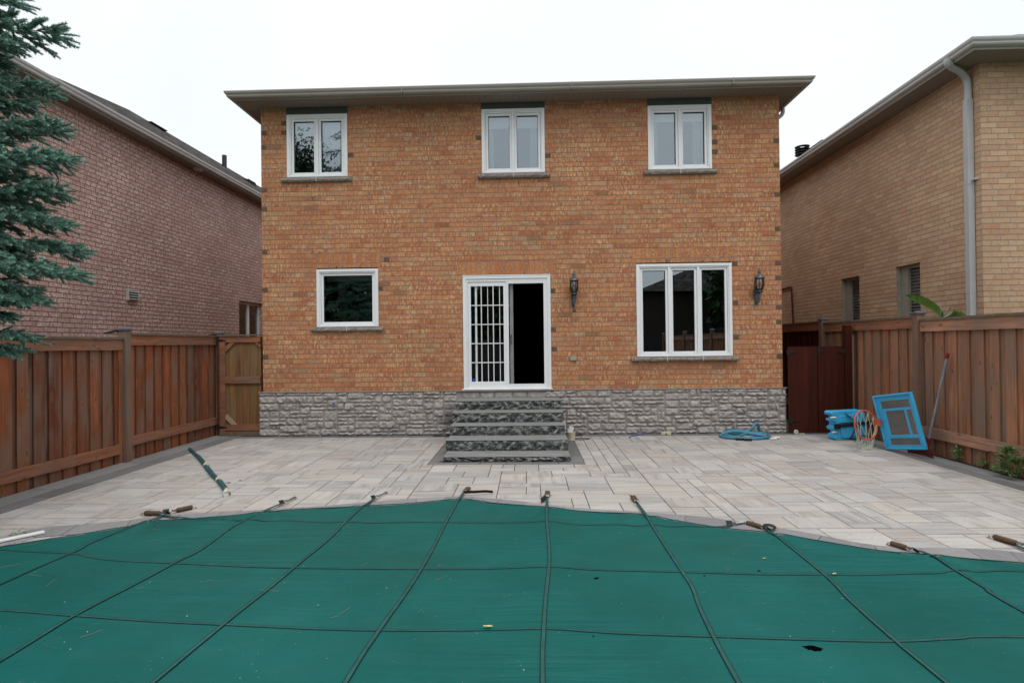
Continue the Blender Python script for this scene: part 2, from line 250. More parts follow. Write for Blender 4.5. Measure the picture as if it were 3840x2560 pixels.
# glass
b = NB('window_glass'); t = b.t; t.nodes.remove(b.b); o_ = t.nodes['Material Output']
gl = t.nodes.new('ShaderNodeBsdfGlossy'); gl.inputs['Roughness'].default_value = 0.0; gl.inputs['Color'].default_value = (0.86, 0.93, 1.0, 1)
tr = t.nodes.new('ShaderNodeBsdfTransparent'); tr.inputs['Color'].default_value = (0.82, 0.87, 0.86, 1)
fr = t.nodes.new('ShaderNodeFresnel'); fr.inputs['IOR'].default_value = 1.5; fac = b.ma('MINIMUM', b.ma('ADD', fr.outputs[0], 0.145), 1.0)
mxs = t.nodes.new('ShaderNodeMixShader'); t.links.new(fac, mxs.inputs[0]); t.links.new(tr.outputs[0], mxs.inputs[1]); t.links.new(gl.outputs[0], mxs.inputs[2]); t.links.new(mxs.outputs[0], o_.inputs[0]); M['glass'] = b.m
def clear(nm, tint, add, haze=0.0):
    b = NB(nm); t = b.t; t.nodes.remove(b.b); o_ = t.nodes['Material Output']
    gl = t.nodes.new('ShaderNodeBsdfGlossy'); gl.inputs['Roughness'].default_value = 0.05
    tr = t.nodes.new('ShaderNodeBsdfTransparent'); tr.inputs['Color'].default_value = tint + (1,)
    fr = t.nodes.new('ShaderNodeFresnel'); fac = b.ma('MINIMUM', b.ma('ADD', fr.outputs[0], add), 1.0)
    mxs = t.nodes.new('ShaderNodeMixShader'); t.links.new(fac, mxs.inputs[0]); t.links.new(tr.outputs[0], mxs.inputs[1]); t.links.new(gl.outputs[0], mxs.inputs[2])
    df = t.nodes.new('ShaderNodeBsdfDiffuse'); df.inputs[0].default_value = (0.6, 0.58, 0.57, 1); m3 = t.nodes.new('ShaderNodeMixShader'); m3.inputs[0].default_value = haze
    t.links.new(mxs.outputs[0], m3.inputs[1]); t.links.new(df.outputs[0], m3.inputs[2]); t.links.new(m3.outputs[0], o_.inputs[0]); return b.m
M['lampglass'] = clear('lamp_glass', (0.75, 0.66, 0.60), 0.10); M['acrylic'] = clear('clear_acrylic', (0.93, 0.92, 0.92), 0.04, 0.13); M['bugscreen'] = clear('bug_screen', (0.80, 0.80, 0.81), -1.0)
M['darkwall'] = simple('dark_brown_render', (0.045, 0.035, 0.03), 0.9); M['interior'] = simple('dark_interior', (0.03, 0.029, 0.028), 0.9); M['curtain'] = simple('pale_curtain', (0.60, 0.62, 0.66), 0.9, var=0.1, vs=25); M['blind'] = simple('white_blind', (0.88, 0.92, 0.92), 0.7, var=0.05)
M['shutter'] = simple('shutter_slat', (0.42, 0.43, 0.42), 0.6)
M['metal_lamp'] = simple('pewter_black_lamp', (0.085, 0.10, 0.115), 0.38, 0.5, 0.3, var=0.6, vs=40); M['lampdark'] = simple('black_lamp_metal', (0.012, 0.014, 0.016), 0.4, 0.5)
M['rust'] = simple('dark_bronze_bell', (0.05, 0.025, 0.022), 0.5)
M['outlet'] = simple('beige_grey_cover', (0.34, 0.33, 0.27), 0.5); M['vent'] = simple('pale_vent', (0.50, 0.50, 0.48), 0.5); M['dark'] = simple('black_recess', (0.002, 0.002, 0.002), 1.0, 0.0)
M['hose'] = simple('teal_blue_hose', (0.055, 0.215, 0.30), 0.42, 0.4, var=0.22, vs=5); M['teal_tube'] = simple('faded_teal_tube', (0.012, 0.075, 0.085), 0.45, 0.4, var=0.35, vs=5)
M['cream'] = simple('cream_plastic', (0.55, 0.53, 0.38), 0.5); M['whiteplastic'] = simple('white_plastic', (0.75, 0.75, 0.73), 0.45); M['bluetape'] = simple('bright_blue_cloth', (0.02, 0.07, 0.42), 0.7)
M['hoopblue'] = simple('sky_blue_plastic', (0.055, 0.42, 0.72), 0.42, 0.4, var=0.09, vs=5); M['hooporange'] = simple('orange_painted_steel', (0.56, 0.105, 0.055), 0.45, 0.4); M['netcord'] = simple('pale_net_cord', (0.52, 0.58, 0.46), 0.8)
M['blackpole'] = simple('black_tube', (0.010, 0.010, 0.011), 0.4, 0.5); M['shovelred'] = simple('red_plastic', (0.25, 0.018, 0.014), 0.5); M['shovelblade'] = simple('dirty_red_blade', (0.125, 0.026, 0.017), 0.6, var=0.3); M['alum'] = simple('aluminium_handle', (0.25, 0.28, 0.31), 0.4, 0.5, 0.3, var=0.2)
M['rubber'] = simple('black_rubber', (0.01, 0.01, 0.01), 0.6); M['paper'] = simple('white_paper', (0.72, 0.73, 0.76), 0.8)
M['soil'] = simple('dark_soil', (0.022, 0.017, 0.013), 0.95, var=0.5, vs=30, bump=0.8); M['grass'] = simple('lawn', (0.05, 0.085, 0.025), 0.9, var=0.4, vs=3)
b = NB('needles', 0.6, 0.25); ri = b.geo('Random Per Island'); b.col(b.ramp(ri, [(0.0, (0.09, 0.20, 0.15)), (0.5, (0.185, 0.35, 0.27)), (0.85, (0.31, 0.50, 0.41)), (1.0, (0.46, 0.62, 0.53))])); M['needle'] = b.m
b = NB('spruce_twig', 0.8, 0.1); b.col(b.ramp(b.geo('Random Per Island'), [(0.0, (0.09, 0.17, 0.14)), (1.0, (0.15, 0.27, 0.225))])); M['twig'] = b.m
M['bark'] = simple('bark', (0.075, 0.055, 0.04), 0.95, var=0.5, vs=25, bump=0.8)
def leafmat(nm, st):
    b = NB(nm, 0.5, 0.35); b.col(b.ramp(b.geo('Random Per Island'), st)); return b.m
M['leaf'] = leafmat('weed_leaf', [(0.0, (0.03, 0.10, 0.022)), (0.5, (0.075, 0.20, 0.045)), (1.0, (0.16, 0.32, 0.09))])
M['treeleaf'] = leafmat('tree_leaf', [(0.0, (0.015, 0.035, 0.012)), (1.0, (0.045, 0.09, 0.028))])
b = NB('banana_leaf', 0.4, 0.4); P = b.pos(); n = b.noise(b.scale(P, (1, 7, 3)), 1.6, 3); b.col(b.ramp(n, [(0.3, (0.055, 0.125, 0.022)), (0.55, (0.10, 0.20, 0.04)), (0.75, (0.20, 0.20, 0.04))])); M['banana'] = b.m
M['banana_pale'] = simple('banana_leaf_underside', (0.30, 0.42, 0.31), 0.6); M['dryleaf'] = simple('dry_leaf', (0.55, 0.40, 0.21), 0.8, var=0.3, vs=60); M['drytwig'] = simple('dry_twig', (0.22, 0.17, 0.10), 0.8); M['debris'] = simple('leaf_crumb', (0.075, 0.05, 0.03), 0.9); M['palebit'] = simple('pale_petal', (0.75, 0.75, 0.70), 0.8); M['rustpile'] = simple('rust_brown_litter', (0.20, 0.065, 0.03), 0.95, var=0.5, vs=60)

# ------------------------------------------------------------------ mesh helper
ORG = {}
class MB:
    def __init__(s): s.v = []; s.f = []; s.uv = {}
    def add(s, vs, fs, uvs=None):
        k = len(s.v); s.v += [tuple(p) for p in vs]
        for i, f in enumerate(fs):
            if uvs: s.uv[len(s.f)] = uvs[i]
            s.f.append(tuple(k + q for q in f))
        return s
    def box(s, x0, x1, y0, y1, z0, z1):
        return s.add([(x0, y0, z0), (x1, y0, z0), (x1, y1, z0), (x0, y1, z0), (x0, y0, z1), (x1, y0, z1), (x1, y1, z1), (x0, y1, z1)],
                     [(0, 3, 2, 1), (4, 5, 6, 7), (0, 1, 5, 4), (1, 2, 6, 5), (2, 3, 7, 6), (3, 0, 4, 7)])
    def obox(s, c, ax, ay, az, hx, hy, hz):
        c = Vector(c); ax, ay, az = Vector(ax)*hx, Vector(ay)*hy, Vector(az)*hz
        P = [c - ax - ay - az, c + ax - ay - az, c + ax + ay - az, c - ax + ay - az, c - ax - ay + az, c + ax - ay + az, c + ax + ay + az, c - ax + ay + az]
        return s.add(P, [(0, 3, 2, 1), (4, 5, 6, 7), (0, 1, 5, 4), (1, 2, 6, 5), (2, 3, 7, 6), (3, 0, 4, 7)])
    def quad(s, a, b, c, d): return s.add([a, b, c, d], [(0, 1, 2, 3)])
    def prism(s, pts, d, cap=True):
        n = len(pts); d = Vector(d); P = [Vector(p) for p in pts]; Q = [p + d for p in P]
        fs = [(i, (i+1) % n, n + (i+1) % n, n + i) for i in range(n)]
        if cap: fs += [tuple(range(n))[::-1], tuple(range(n, 2*n))]
        return s.add(P + Q, fs)
    def tube(s, path, r, n=8, cap=True, closed=False, flat=1.0):
        path = [Vector(p) for p in path]; k = len(path); R = r if hasattr(r, '__len__') else [r]*k
        vs = []; up = Vector((0, 0, 1))
        for i, p in enumerate(path):
            a = path[(i-1) % k] if (closed or i > 0) else p; c = path[(i+1) % k] if (closed or i < k-1) else p
            t = (c - a).normalized() if (c - a).length > 1e-9 else Vector((0, 0, 1))
            if i == 0:
                u = t.cross(up) if abs(t.z) < 0.95 else t.cross(Vector((1, 0, 0)))
                u.normalize()
            else:
                u = (u - t*u.dot(t)).normalized()
            w_ = t.cross(u)
            for j in range(n):
                an = 2*PI*j/n; vs.append(p + (u*math.cos(an) + w_*math.sin(an)*flat)*R[i])
        fs = []
        for i in range(k if closed else k-1):
            for j in range(n):
                a, b_ = i*n + j, i*n + (j+1) % n; c, d = ((i+1) % k)*n + (j+1) % n, ((i+1) % k)*n + j
                fs.append((a, b_, c, d))
        if cap and not closed: fs += [tuple(range(n))[::-1], tuple(range((k-1)*n, k*n))]
        return s.add(vs, fs)
    def lathe(s, c, prof, n=20, sx=1.0, sy=1.0):
        vs = []; c = Vector(c)
        for r, z in prof:
            for j in range(n): vs.append((c.x + r*sx*math.cos(2*PI*j/n), c.y + r*sy*math.sin(2*PI*j/n), c.z + z))
        fs = []
        for i in range(len(prof)-1):
            for j in range(n): fs.append((i*n+j, i*n+(j+1) % n, (i+1)*n+(j+1) % n, (i+1)*n+j))
        return s.add(vs, fs)
    def build(s, name, mat, parent=None, smooth=False, bevel=0.0, sharp=40):
        me = bpy.data.meshes.new(name); o = ORG.get(parent.name, Vector()) if parent else Vector()
        me.from_pydata([(p[0]-o.x, p[1]-o.y, p[2]-o.z) for p in s.v], [], s.f); me.materials.append(mat)
        if s.uv:
            L = me.uv_layers.new(name='UVMap')
            for p in me.polygons:
                if p.index in s.uv:
                    for li, q in zip(p.loop_indices, s.uv[p.index]): L.data[li].uv = q
        if smooth:
            me.polygons.foreach_set('use_smooth', [True]*len(me.polygons))
            try: me.set_sharp_from_angle(angle=math.radians(sharp))
            except Exception: pass
        ob = bpy.data.objects.new(name, me); COL.objects.link(ob)
        if parent: ob.parent = parent; ORG[ob.name] = o
        else: ORG[ob.name] = Vector()
        if bevel:
            md = ob.modifiers.new('bevel', 'BEVEL'); md.width = bevel; md.segments = 2; md.limit_method = 'ANGLE'
        return ob
def thing(name, loc, label, cat, group=None):
    o = bpy.data.objects.new(name, None); COL.objects.link(o); o.location = loc; ORG[o.name] = Vector(loc); o.empty_display_size = 0.1
    o['label'] = label; o['category'] = cat
    if group: o['group'] = group
    return o
def tag(o, label, cat, group=None):
    o['label'] = label; o['category'] = cat
    if group: o['group'] = group
    return o
def struct(o, kind='structure'): o['kind'] = kind; return o
def interp(pts, x): return float(np.interp(x, [p[0] for p in pts], [p[1] for p in pts]))
def smooth_path(pts, n=6):
    P = [Vector(p) for p in pts]; out = []
    for i in range(len(P)-1):
        a, b_, c, d = P[max(i-1, 0)], P[i], P[i+1], P[min(i+2, len(P)-1)]
        for k in range(n):
            t = k/n; out.append(0.5*((2*b_) + (c-a)*t + (2*a-5*b_+4*c-d)*t*t + (3*b_-a-3*c+d)*t**3))
    out.append(P[-1]); return out

# ------------------------------------------------------------------ ground, paving, pool
g = MB(); g.quad((-80, -80, -0.12), (80, -80, -0.12), (80, 120, -0.12), (-80, 120, -0.12)); struct(g.build('ground', M['grass']))
g = MB(); g.box(-5.95, 5.9, -4.0, 10.3, -0.10, -0.006)
struct(g.build('paving_bed', M['joint']))
g = MB(); g.box(5.76, 5.83, -4, 10.0, -0.006, 0.001); g.box(5.9, 7.2, -4, 24, -0.11, -0.03); g.box(-8.45, -5.98, -4, 24, -0.11, -0.03); struct(g.build('soil', M['soil']))
FAR = [(-4.9,3.5),(-4.75,4.05),(-4.55,4.36),(-4.409,4.453),(-4.186,4.617),(-3.932,4.769),(-3.7,4.98),(-3.539,5.131),(-3.289,5.195),(-2.662,5.402),(-2.132,5.526),(-1.347,5.656),(-0.759,5.827),(-0.45,5.72),(-0.176,5.629),(0.145,5.55),(0.602,5.394),(1.106,5.287),(1.255,5.141),(1.645,4.919),(2.025,4.771),(2.377,4.572),(2.707,4.371),(3.004,4.29),(3.579,4.123),(4.1,3.95),(4.6,3.5),(4.9,2.8)]
NEAR = [(-4.9,3.5),(-4.85,2.2),(-4.5,1.4),(-3.9,0.95),(-3,0.8),(3,0.8),(4.1,1.0),(4.7,1.6),(4.9,2.8)]
COPE = [(-5.05,3.8),(-4.9,4.35),(-4.681,4.728),(-4.5,4.98),(-3.964,5.15),(-3.473,5.375),(-2.72,5.52),(-2.177,5.643),(-1.398,5.875),(-0.775,5.986),(-0.182,5.829),(0.114,5.70),(0.616,5.515),(1.212,5.39),(1.727,5.221),(2.167,4.961),(2.463,4.75),(2.689,4.56),(2.978,4.48),(3.328,4.47),(3.634,4.42),(3.802,4.35),(4.3,4.1),(4.8,3.6),(5.05,3.0)]
def paver(mb, x0, x1, y0, y1, z=0.0, g=0.0042, t=0.006, poly=None):
    c = poly or [(x0+g, y0+g), (x1-g, y0+g), (x1-g, y1-g), (x0+g, y1-g)]
    cx = sum(p[0] for p in c)/len(c); cy = sum(p[1] for p in c)/len(c); n = len(c)
    z += random.uniform(-0.0012, 0.0012); e = 0.0022
    ins = []
    for p in c:
        d = Vector((cx-p[0], cy-p[1])); d = d.normalized()*e*1.4; ins.append((p[0]+d.x, p[1]+d.y))
    vs = [(p[0], p[1], z-t) for p in c] + [(p[0], p[1], z-e) for p in c] + [(p[0], p[1], z) for p in ins]
    fs = []
    for k in (0, 1):
        for i in range(n): fs.append((k*n+i, k*n+(i+1) % n, (k+1)*n+(i+1) % n, (k+1)*n+i))
    fs.append(tuple(range(2*n, 3*n))); mb.add(vs, fs)
# main field: three-size random pattern on a 0.16 m module
U = 0.161; X0, X1, Y0, Y1 = -5.36, 5.35, -3.9, 9.90
nx, ny = int((X1-X0)/U)+1, int((Y1-Y0)/U)+1; occ = np.zeros((nx, ny), bool)
stair = (-1.43, 0.758, 7.60, 10.2); mb = MB()
def field_clip(x0, x1, y0, y1):
    x0, x1, y0, y1 = max(x0, X0), min(x1, X1), max(y0, Y0), min(y1, Y1)
    if x1-x0 < 0.03 or y1-y0 < 0.03: return []
    a, b_, c, d = stair
    if x1 <= a or x0 >= b_ or y1 <= c: return [(x0, x1, y0, y1)]
    r = []
    if y0 < c - 0.02: r.append((x0, x1, y0, c))
    y0 = max(y0, c)
    if x0 < a - 0.02: r.append((x0, a, y0, y1))
    if x1 > b_ + 0.02: r.append((b_, x1, y0, y1))
    return r
SZ = [(3, 2, 9), (2, 2, 6), (3, 1, 2.4), (2, 1, 2.4), (1, 2, .3), (1, 1, .02)]
for j in range(ny):
    for i in range(nx):
        if occ[i, j]: continue
        ch = []
        for a, b_, wt in SZ:
            if i+a <= nx and j+b_ <= ny and not occ[i:i+a, j:j+b_].any(): ch.append((a, b_, wt))
        if ch:
            k = random.choices(ch, [c[2] for c in ch])[0]; a, b_ = k[0], k[1]
        else: a, b_ = 1, 1
        occ[i:i+a, j:j+b_] = True
        x0, x1, y0, y1 = X0+i*U, X0+(i+a)*U, Y0+j*U, Y0+(j+b_)*U
        cx, cy = (x0+x1)/2, (y0+y1)/2
        if -4.6 < cx < 4.7 and interp(NEAR, cx)+0.3 < y0 and y1 < interp(FAR, cx)-0.25: continue
        for r in field_clip(x0, x1, y0, y1):
            paver(mb, *r)
struct(mb.build('patio', M['paver']))
mb = MB(); mb2 = MB()
for s, xa, xb, xc in ((-1, 5.37, 5.62, 5.95), (1, 5.36, 5.53, 5.775)):
    y = -3.9; 
    while y < 10.25:
        L = 0.62; paver(mb2, *sorted((s*xa, s*xb)), y, min(y+L, 10.25)); y += L
    y = -3.7
    while y < 10.25:
        L = 0.72; a, b_ = sorted((s*(xb), s*xc))
        if s > 0:
            pts = [(a+.003, y+.003)] + [(b_ + random.uniform(-.02, .012), y+.003 + (L-.006)*k/5) for k in range(6)] + [(a+.003, y+L-.003)]
            paver(mb, 0, 0, 0, 0, poly=pts)
        else: paver(mb, a, b_, y, min(y+L, 10.25))
        y += L
struct(mb.build('side_path', M['border_light'])); x = -5.36
while x < 5.35:
    L = 0.45
    for a, b_, c, d in [(x, min(x+L, 5.35), 9.905, 10.10)]:
        if b_ < stair[0]+.02 or a > stair[1]-.02: paver(mb2, a, b_, c, d)
    x += L
a, b_, c, d = stair; x = a
while x < b_-.05: paver(mb2, x, min(x+.365, b_), c, c+.165); x += .365
for xa, xb in ((a, a+.21), (b_-.21, b_)):
    y = c+.165
    while y < 10.05: paver(mb2, xa, xb, y, min(y+.37, 10.08)); y += .37
struct(mb2.build('border_strip', M['border_dark']))
mb = MB(); ring = smooth_path([(p[0], p[1], 0) for p in COPE], 4); inn = []
for i, p in enumerate(ring):
    t = (ring[min(i+1, len(ring)-1)] - ring[max(i-1, 0)]).normalized(); inn.append(p + Vector((t.y, -t.x, 0))*0.30)
acc = 0; k0 = 0
for i in range(1, len(ring)):
    acc += (ring[i]-ring[i-1]).length
    if acc > 0.30 or i == len(ring)-1:
        pts = [ring[q] for q in range(k0, i+1)] + [inn[q] for q in range(i, k0-1, -1)]
        cx = sum(p.x for p in pts)/len(pts); cy = sum(p.y for p in pts)/len(pts)
        paver(mb, 0, 0, 0, 0, z=0.009, t=0.014, poly=[(p.x+(cx-p.x)*.012, p.y+(cy-p.y)*.02) for p in pts][::-1]); k0 = i; acc = 0
struct(mb.build('pool_coping', M['coping']))

# pool cover
VS = {'a': [(-3.593,5.40),(-3.60,5.155),(-3.701,4.58),(-3.668,4.305),(-3.691,3.726),(-3.75,2.4),(-3.75,1.1)],
 'b': [(-2.589,5.716),(-2.631,5.513),(-2.703,4.9),(-2.661,4.323),(-2.69,4.111),(-2.777,3.367),(-2.792,2.816),(-2.85,1.0)],
 'c': [(-1.669,5.887),(-1.695,5.508),(-1.705,5.079),(-1.718,4.446),(-1.748,4.039),(-1.809,3.2),(-1.845,2.619),(-1.87,0.95)],
 'd': [(-0.741,6.068),(-0.761,5.497),(-0.775,5.055),(-0.8,4.016),(-0.872,3.143),(-0.904,2.63),(-0.93,0.95)],
 'e': [(0.178,5.883),(0.161,5.489),(0.147,5.069),(0.144,4.391),(0.128,4.018),(0.092,3.559),(0.067,3.15),(0.048,2.641),(0.03,0.95)],
 'f': [(1.089,5.663),(1.086,5.23),(1.078,4.907),(1.071,4.295),(1.067,3.936),(1.063,3.681),(1.019,3.326),(0.983,2.652),(0.96,0.95)],
 'g': [(2.05,4.87),(2.04,4.789),(2.042,3.931),(1.994,3.509),(1.963,3.048),(1.957,2.663),(1.94,0.95)],
 'h': [(2.96,4.37),(3.006,4.277),(2.979,3.963),(2.96,3.679),(2.929,3.38),(2.91,1.0)],
 'i': [(3.84,4.49),(3.86,4.03),(3.86,3.4),(3.84,1.15)]}
HS = {'1': [(-3.66,5.345),(-3.637,5.318),(-3.26,5.193),(-1.954,5.062),(-1.437,5.031),(-0.775,5.043),(-0.311,5.034),(0.14,5.081),(0.432,5.009),(0.975,4.962),(1.08,4.966),(1.429,4.922),(1.676,4.92),(1.80,4.985)],
 '2': [(-4.6,4.37),(-4.352,4.385),(-3.695,4.296),(-3.392,4.197),(-3.131,4.136),(-2.674,4.086),(-2.019,4.03),(-1.553,4.015),(-0.797,4.0),(-0.349,4.001),(0.126,4.034),(0.436,3.98),(0.773,3.958),(1.061,3.943),(1.603,3.915),(2.042,3.916),(2.428,3.924),(2.729,3.935),(2.99,3.978),(3.437,3.96),(4.2,3.9)],
 '3': [(-4.85,3.5),(-3.334,3.364),(-2.832,3.289),(-2.371,3.239),(-1.804,3.19),(-1.222,3.149),(-0.879,3.135),(-0.433,3.141),(0.071,3.16),(0.339,3.131),(0.603,3.107),(1.459,3.06),(1.962,3.046),(2.3,3.076),(2.682,3.097),(4.8,3.02)],
 '4': [(-4.8,2.3),(-1,2.2),(0.05,2.22),(2,2.15),(4.75,2.2)]}
def zc(x, y):
    e = min(max((interp(FAR, x)-y), 0), 1)
    g1 = math.sin(PI*(x-0.14)/0.95)**2; g2 = math.sin(PI*(y-4.0)/0.95)**2
    z = 0.026 - 0.010*g1*g2*min(e*2, 1)
    z += 0.0035*math.sin(7.0*y + 1.3*math.sin(1.1*x) + 0.8*x)*max(0, min(1, (-0.3-x)/1.2))
    z += 0.004*math.sin(1.7*x+0.6)*math.sin(2.1*y)
    for sx, sy in ((-3.6,5.16),(-2.63,5.42),(-1.69,5.62),(-.76,5.83),(.16,5.54),(1.09,5.28),(2.03,4.76),(3.0,4.29)):
        dx, dy = x-sx, sy-y
        if 0 <= dy < 0.75 and abs(dx) < 0.8:
            a = math.atan2(dx, dy+0.06); z += 0.022*math.cos(a*9.0)*math.exp(-dy*3.2)*min(1, dy*9)*math.exp(-abs(a)*.8)
    return z
T_cover = thing('pool_cover', (0, 3, 0), 'large teal green vinyl safety cover strapped over the pool', 'pool cover')
mb = MB(); NX, NY = 300, 130; xs = np.linspace(-4.88, 4.88, NX)
fx = [p[0] for p in FAR]; sm = smooth_path([(p[0], p[1], 0) for p in FAR], 6); fxs = [p.x for p in sm]; fys = [p.y for p in sm]
def far_y(x): return float(np.interp(x, fxs, fys))
VV = []
for x in xs:
    a, b_ = interp(NEAR, x), far_y(x)
    for j in range(NY):
        t = j/(NY-1); y = a + (b_-a)*t; VV.append((x, y, zc(x, y) if j < NY-1 else 0.016))
for x in xs:
    VV.append((x, far_y(x)+0.002, 0.004))
FF = [(i*NY+j, (i+1)*NY+j, (i+1)*NY+j+1, i*NY+j+1) for i in range(NX-1) for j in range(NY-1)]
FF += [(i*NY+NY-1, (i+1)*NY+NY-1, NX*NY+i+1, NX*NY+i) for i in range(NX-1)]
mb.add(VV, FF); mb.build('sheet', M['cover'], T_cover, smooth=True, sharp=80)
def strap(pts, wd, lift, name='strap', end_free=0.0, wob=0.0):
    P = [Vector((p[0], p[1], 0)) for p in pts]; Q = smooth_path(P, 10); mb = MB(); vs = []; n = len(Q); uv = []
    for i, p in enumerate(Q):
        t = (Q[min(i+1, n-1)]-Q[max(i-1, 0)]).normalized(); s_ = Vector((t.y, -t.x, 0))*wd/2
        tw = wob*math.sin(i*0.9)
        on = p.y <= far_y(p.x)
        z = (zc(p.x, p.y) if on else max(0.012, 0.026-0.03*(p.y-far_y(p.x)))) + lift
        for k, u in ((-1, 0.0), (1, 1.0)):
            vs += [(p.x+k*s_.x, p.y+k*s_.y, z-0.004+tw*k), (p.x+k*s_.x, p.y+k*s_.y, z+tw*k)]
    fs = []; uvs = []
    for i in range(n-1):
        a = i*4; b_ = a+4
        fs += [(a+1, a+3, b_+3, b_+1), (a, a+1, b_+1, b_), (a+3, a+2, b_+2, b_+3)]
        uvs += [[(0, 0), (1, 0), (1, 1), (0, 1)], [(0, 0)]*4, [(1, 0)]*4]
    mb.add(vs, fs, uvs); return mb.build(name, M['strap'], T_cover)
for k, p in HS.items(): strap(p, 0.024, 0.0035)
for k, p in VS.items(): strap(p, 0.028, 0.0065)
strap([(x, far_y(x)-0.006) for x in np.linspace(-4.7, 4.7, 60)], 0.016, 0.002, 'edge_hem')
SPR = [((-2.589,5.716),(-2.551,5.931),0,0),((-1.669,5.887),(-1.605,6.133),0,0),((-0.741,6.068),(-0.700,6.310),1,1),((0.178,5.883),(0.191,6.128),1,1),((1.089,5.663),(1.088,5.941),1,1),
       ((2.051,4.860),(1.93,5.06),2,0),((2.956,4.362),(2.875,4.54),2,0),((3.89,4.44),(3.80,4.70),2,0),((-3.60,5.39),(-3.45,5.58),2,0),((-3.60,5.345),(-3.86,5.36),2,0),((1.80,4.99),(1.93,5.045),0,0)]
for (x0, y0), (x1, y1), kind, dbl in SPR:
    a, b_ = Vector((x0, y0, 0.026)), Vector((x1, y1, 0.024)); d = (b_-a); L = d.length; d.normalize(); sd_ = Vector((-d.y, d.x, 0)); mb = MB()
    offs = (-0.013, 0.013) if dbl else (0.0,)
    for o in offs:      # coil spring
        pth = []; nturn = 14; st, en = a + d*L*0.25 + sd_*o, a + d*L*0.9 + sd_*o
        for q in range(nturn*8+1):
            an = q*PI/4; c = st.lerp(en, q/(nturn*8)); pth.append(c + sd_*math.cos(an)*0.009 + Vector((0, 0, 1))*math.sin(an)*0.009)
        mb.tube(pth, 0.0028, 5); mb.tube([st, en], 0.0055, 6)
    mb.tube([a+d*L*.9, b_, b_ + Vector((0, 0, -.018))], 0.005, 6)
    sp_ = mb.build('spring', M['steel'], T_cover, smooth=True)
    mb = MB(); r = 0.020   # D-ring buckle
    loop = [a + d*L*.13 + sd_*0.022, a + d*L*.13 - sd_*0.022, a + d*L*.23 - sd_*0.020, a + d*L*.23 + sd_*0.020]; mb.tube(loop, 0.0042, 6, closed=True); mb.tube([p + Vector((0, 0, .008)) for p in loop], 0.0032, 6, closed=True); mb.build('buckle', M['steel'], sp_, smooth=True)
    if kind:
        mb = MB()
        for o in offs: mb.tube([a+d*L*.26+sd_*o, a+d*L*.30+sd_*o, a+d*L*.84+sd_*o, a+d*L*.88+sd_*o], [0.010, 0.0165, 0.0165, 0.011] if dbl else [.014, .023, .023, .014], 10)
        mb.build('sleeve', M['sleeve'], sp_, smooth=True)
    mb = MB(); mb.lathe((x1, y1, 0.003), [(0.0, .004), (.012, .004), (.014, .0), (.014, -.004)], 14); mb.build('anchor', M['brass'], sp_)
    mb = MB()
    tl = {(-0.741,6.068): [(-0.74,6.07,.03),(-0.62,6.06,.034),(-0.50,6.10,.03),(-0.415,6.09,.026)], (0.178,5.883): [(0.17,5.88,.03),(0.14,5.80,.032),(0.115,5.74,.022)]}.get((x0, y0))
    if tl is None: tl = [(x0, y0, .032), (x0+sd_.x*.02-d.x*.05, y0+sd_.y*.02-d.y*.05, .034)]
    tl = smooth_path(tl, 4); vs = []
    for i, p in enumerate(tl):
        t = (tl[min(i+1, len(tl)-1)]-tl[max(i-1, 0)]).normalized(); q = Vector((t.y*.8, -t.x*.8, .75))*.017 + Vector((0, 0, .004)); vs += [p-q, p+q, p-q+Vector((0, 0, .003)), p+q+Vector((0, 0, .003))]
    k = len(tl); mb.add(vs, [f for i in range(k-1) for f in ((i*4, i*4+1, i*4+5, i*4+4), (i*4+2, i*4+6, i*4+7, i*4+3), (i*4, i*4+4, i*4+6, i*4+2), (i*4+1, i*4+3, i*4+7, i*4+5))]); mb.build('strap_tail', M['blackwebbing'], sp_)
# loose coil of webbing beside the right-hand spring
mb = MB(); pth = [(2.08+.045*math.cos(a), 4.88+.032*math.sin(a), .034+.010*math.sin(a)) for a in np.linspace(-2.0, 3.4, 22)]
mb.tube(pth, .014, 6, flat=0.25); mb.build('strap_coil', M['blackwebbing'], T_cover)
mb = MB()
def ragged(cx, cy, rx, ry, z, k=18, rot=0):
    pts = []
    for i in range(k):
        a = 2*PI*i/k; r = random.uniform(.72, 1.1); x_, y_ = rx*r*math.cos(a), ry*r*math.sin(a)
        pts.append((cx+x_*math.cos(rot)-y_*math.sin(rot), cy+x_*math.sin(rot)+y_*math.cos(rot), z))
    return pts
for cx, cy, rx, ry, rot in ((1.487, 2.972, .052, .026, -.25), (0.45, 3.837, .020, .012, .5), (1.615, 3.972, .013, .01, 0), (1.204, 3.882, .010, .008, 0), (0.678, 2.66, .026, .014, .1), (.34, 3.08, .006, .006, 0)):
    z = zc(cx, cy); mb = MB(); mb.prism(ragged(cx, cy, rx, ry, z+.0008, 26, rot), (0, 0, .0012)); mb.build('torn_hole', M['dark'], T_cover)

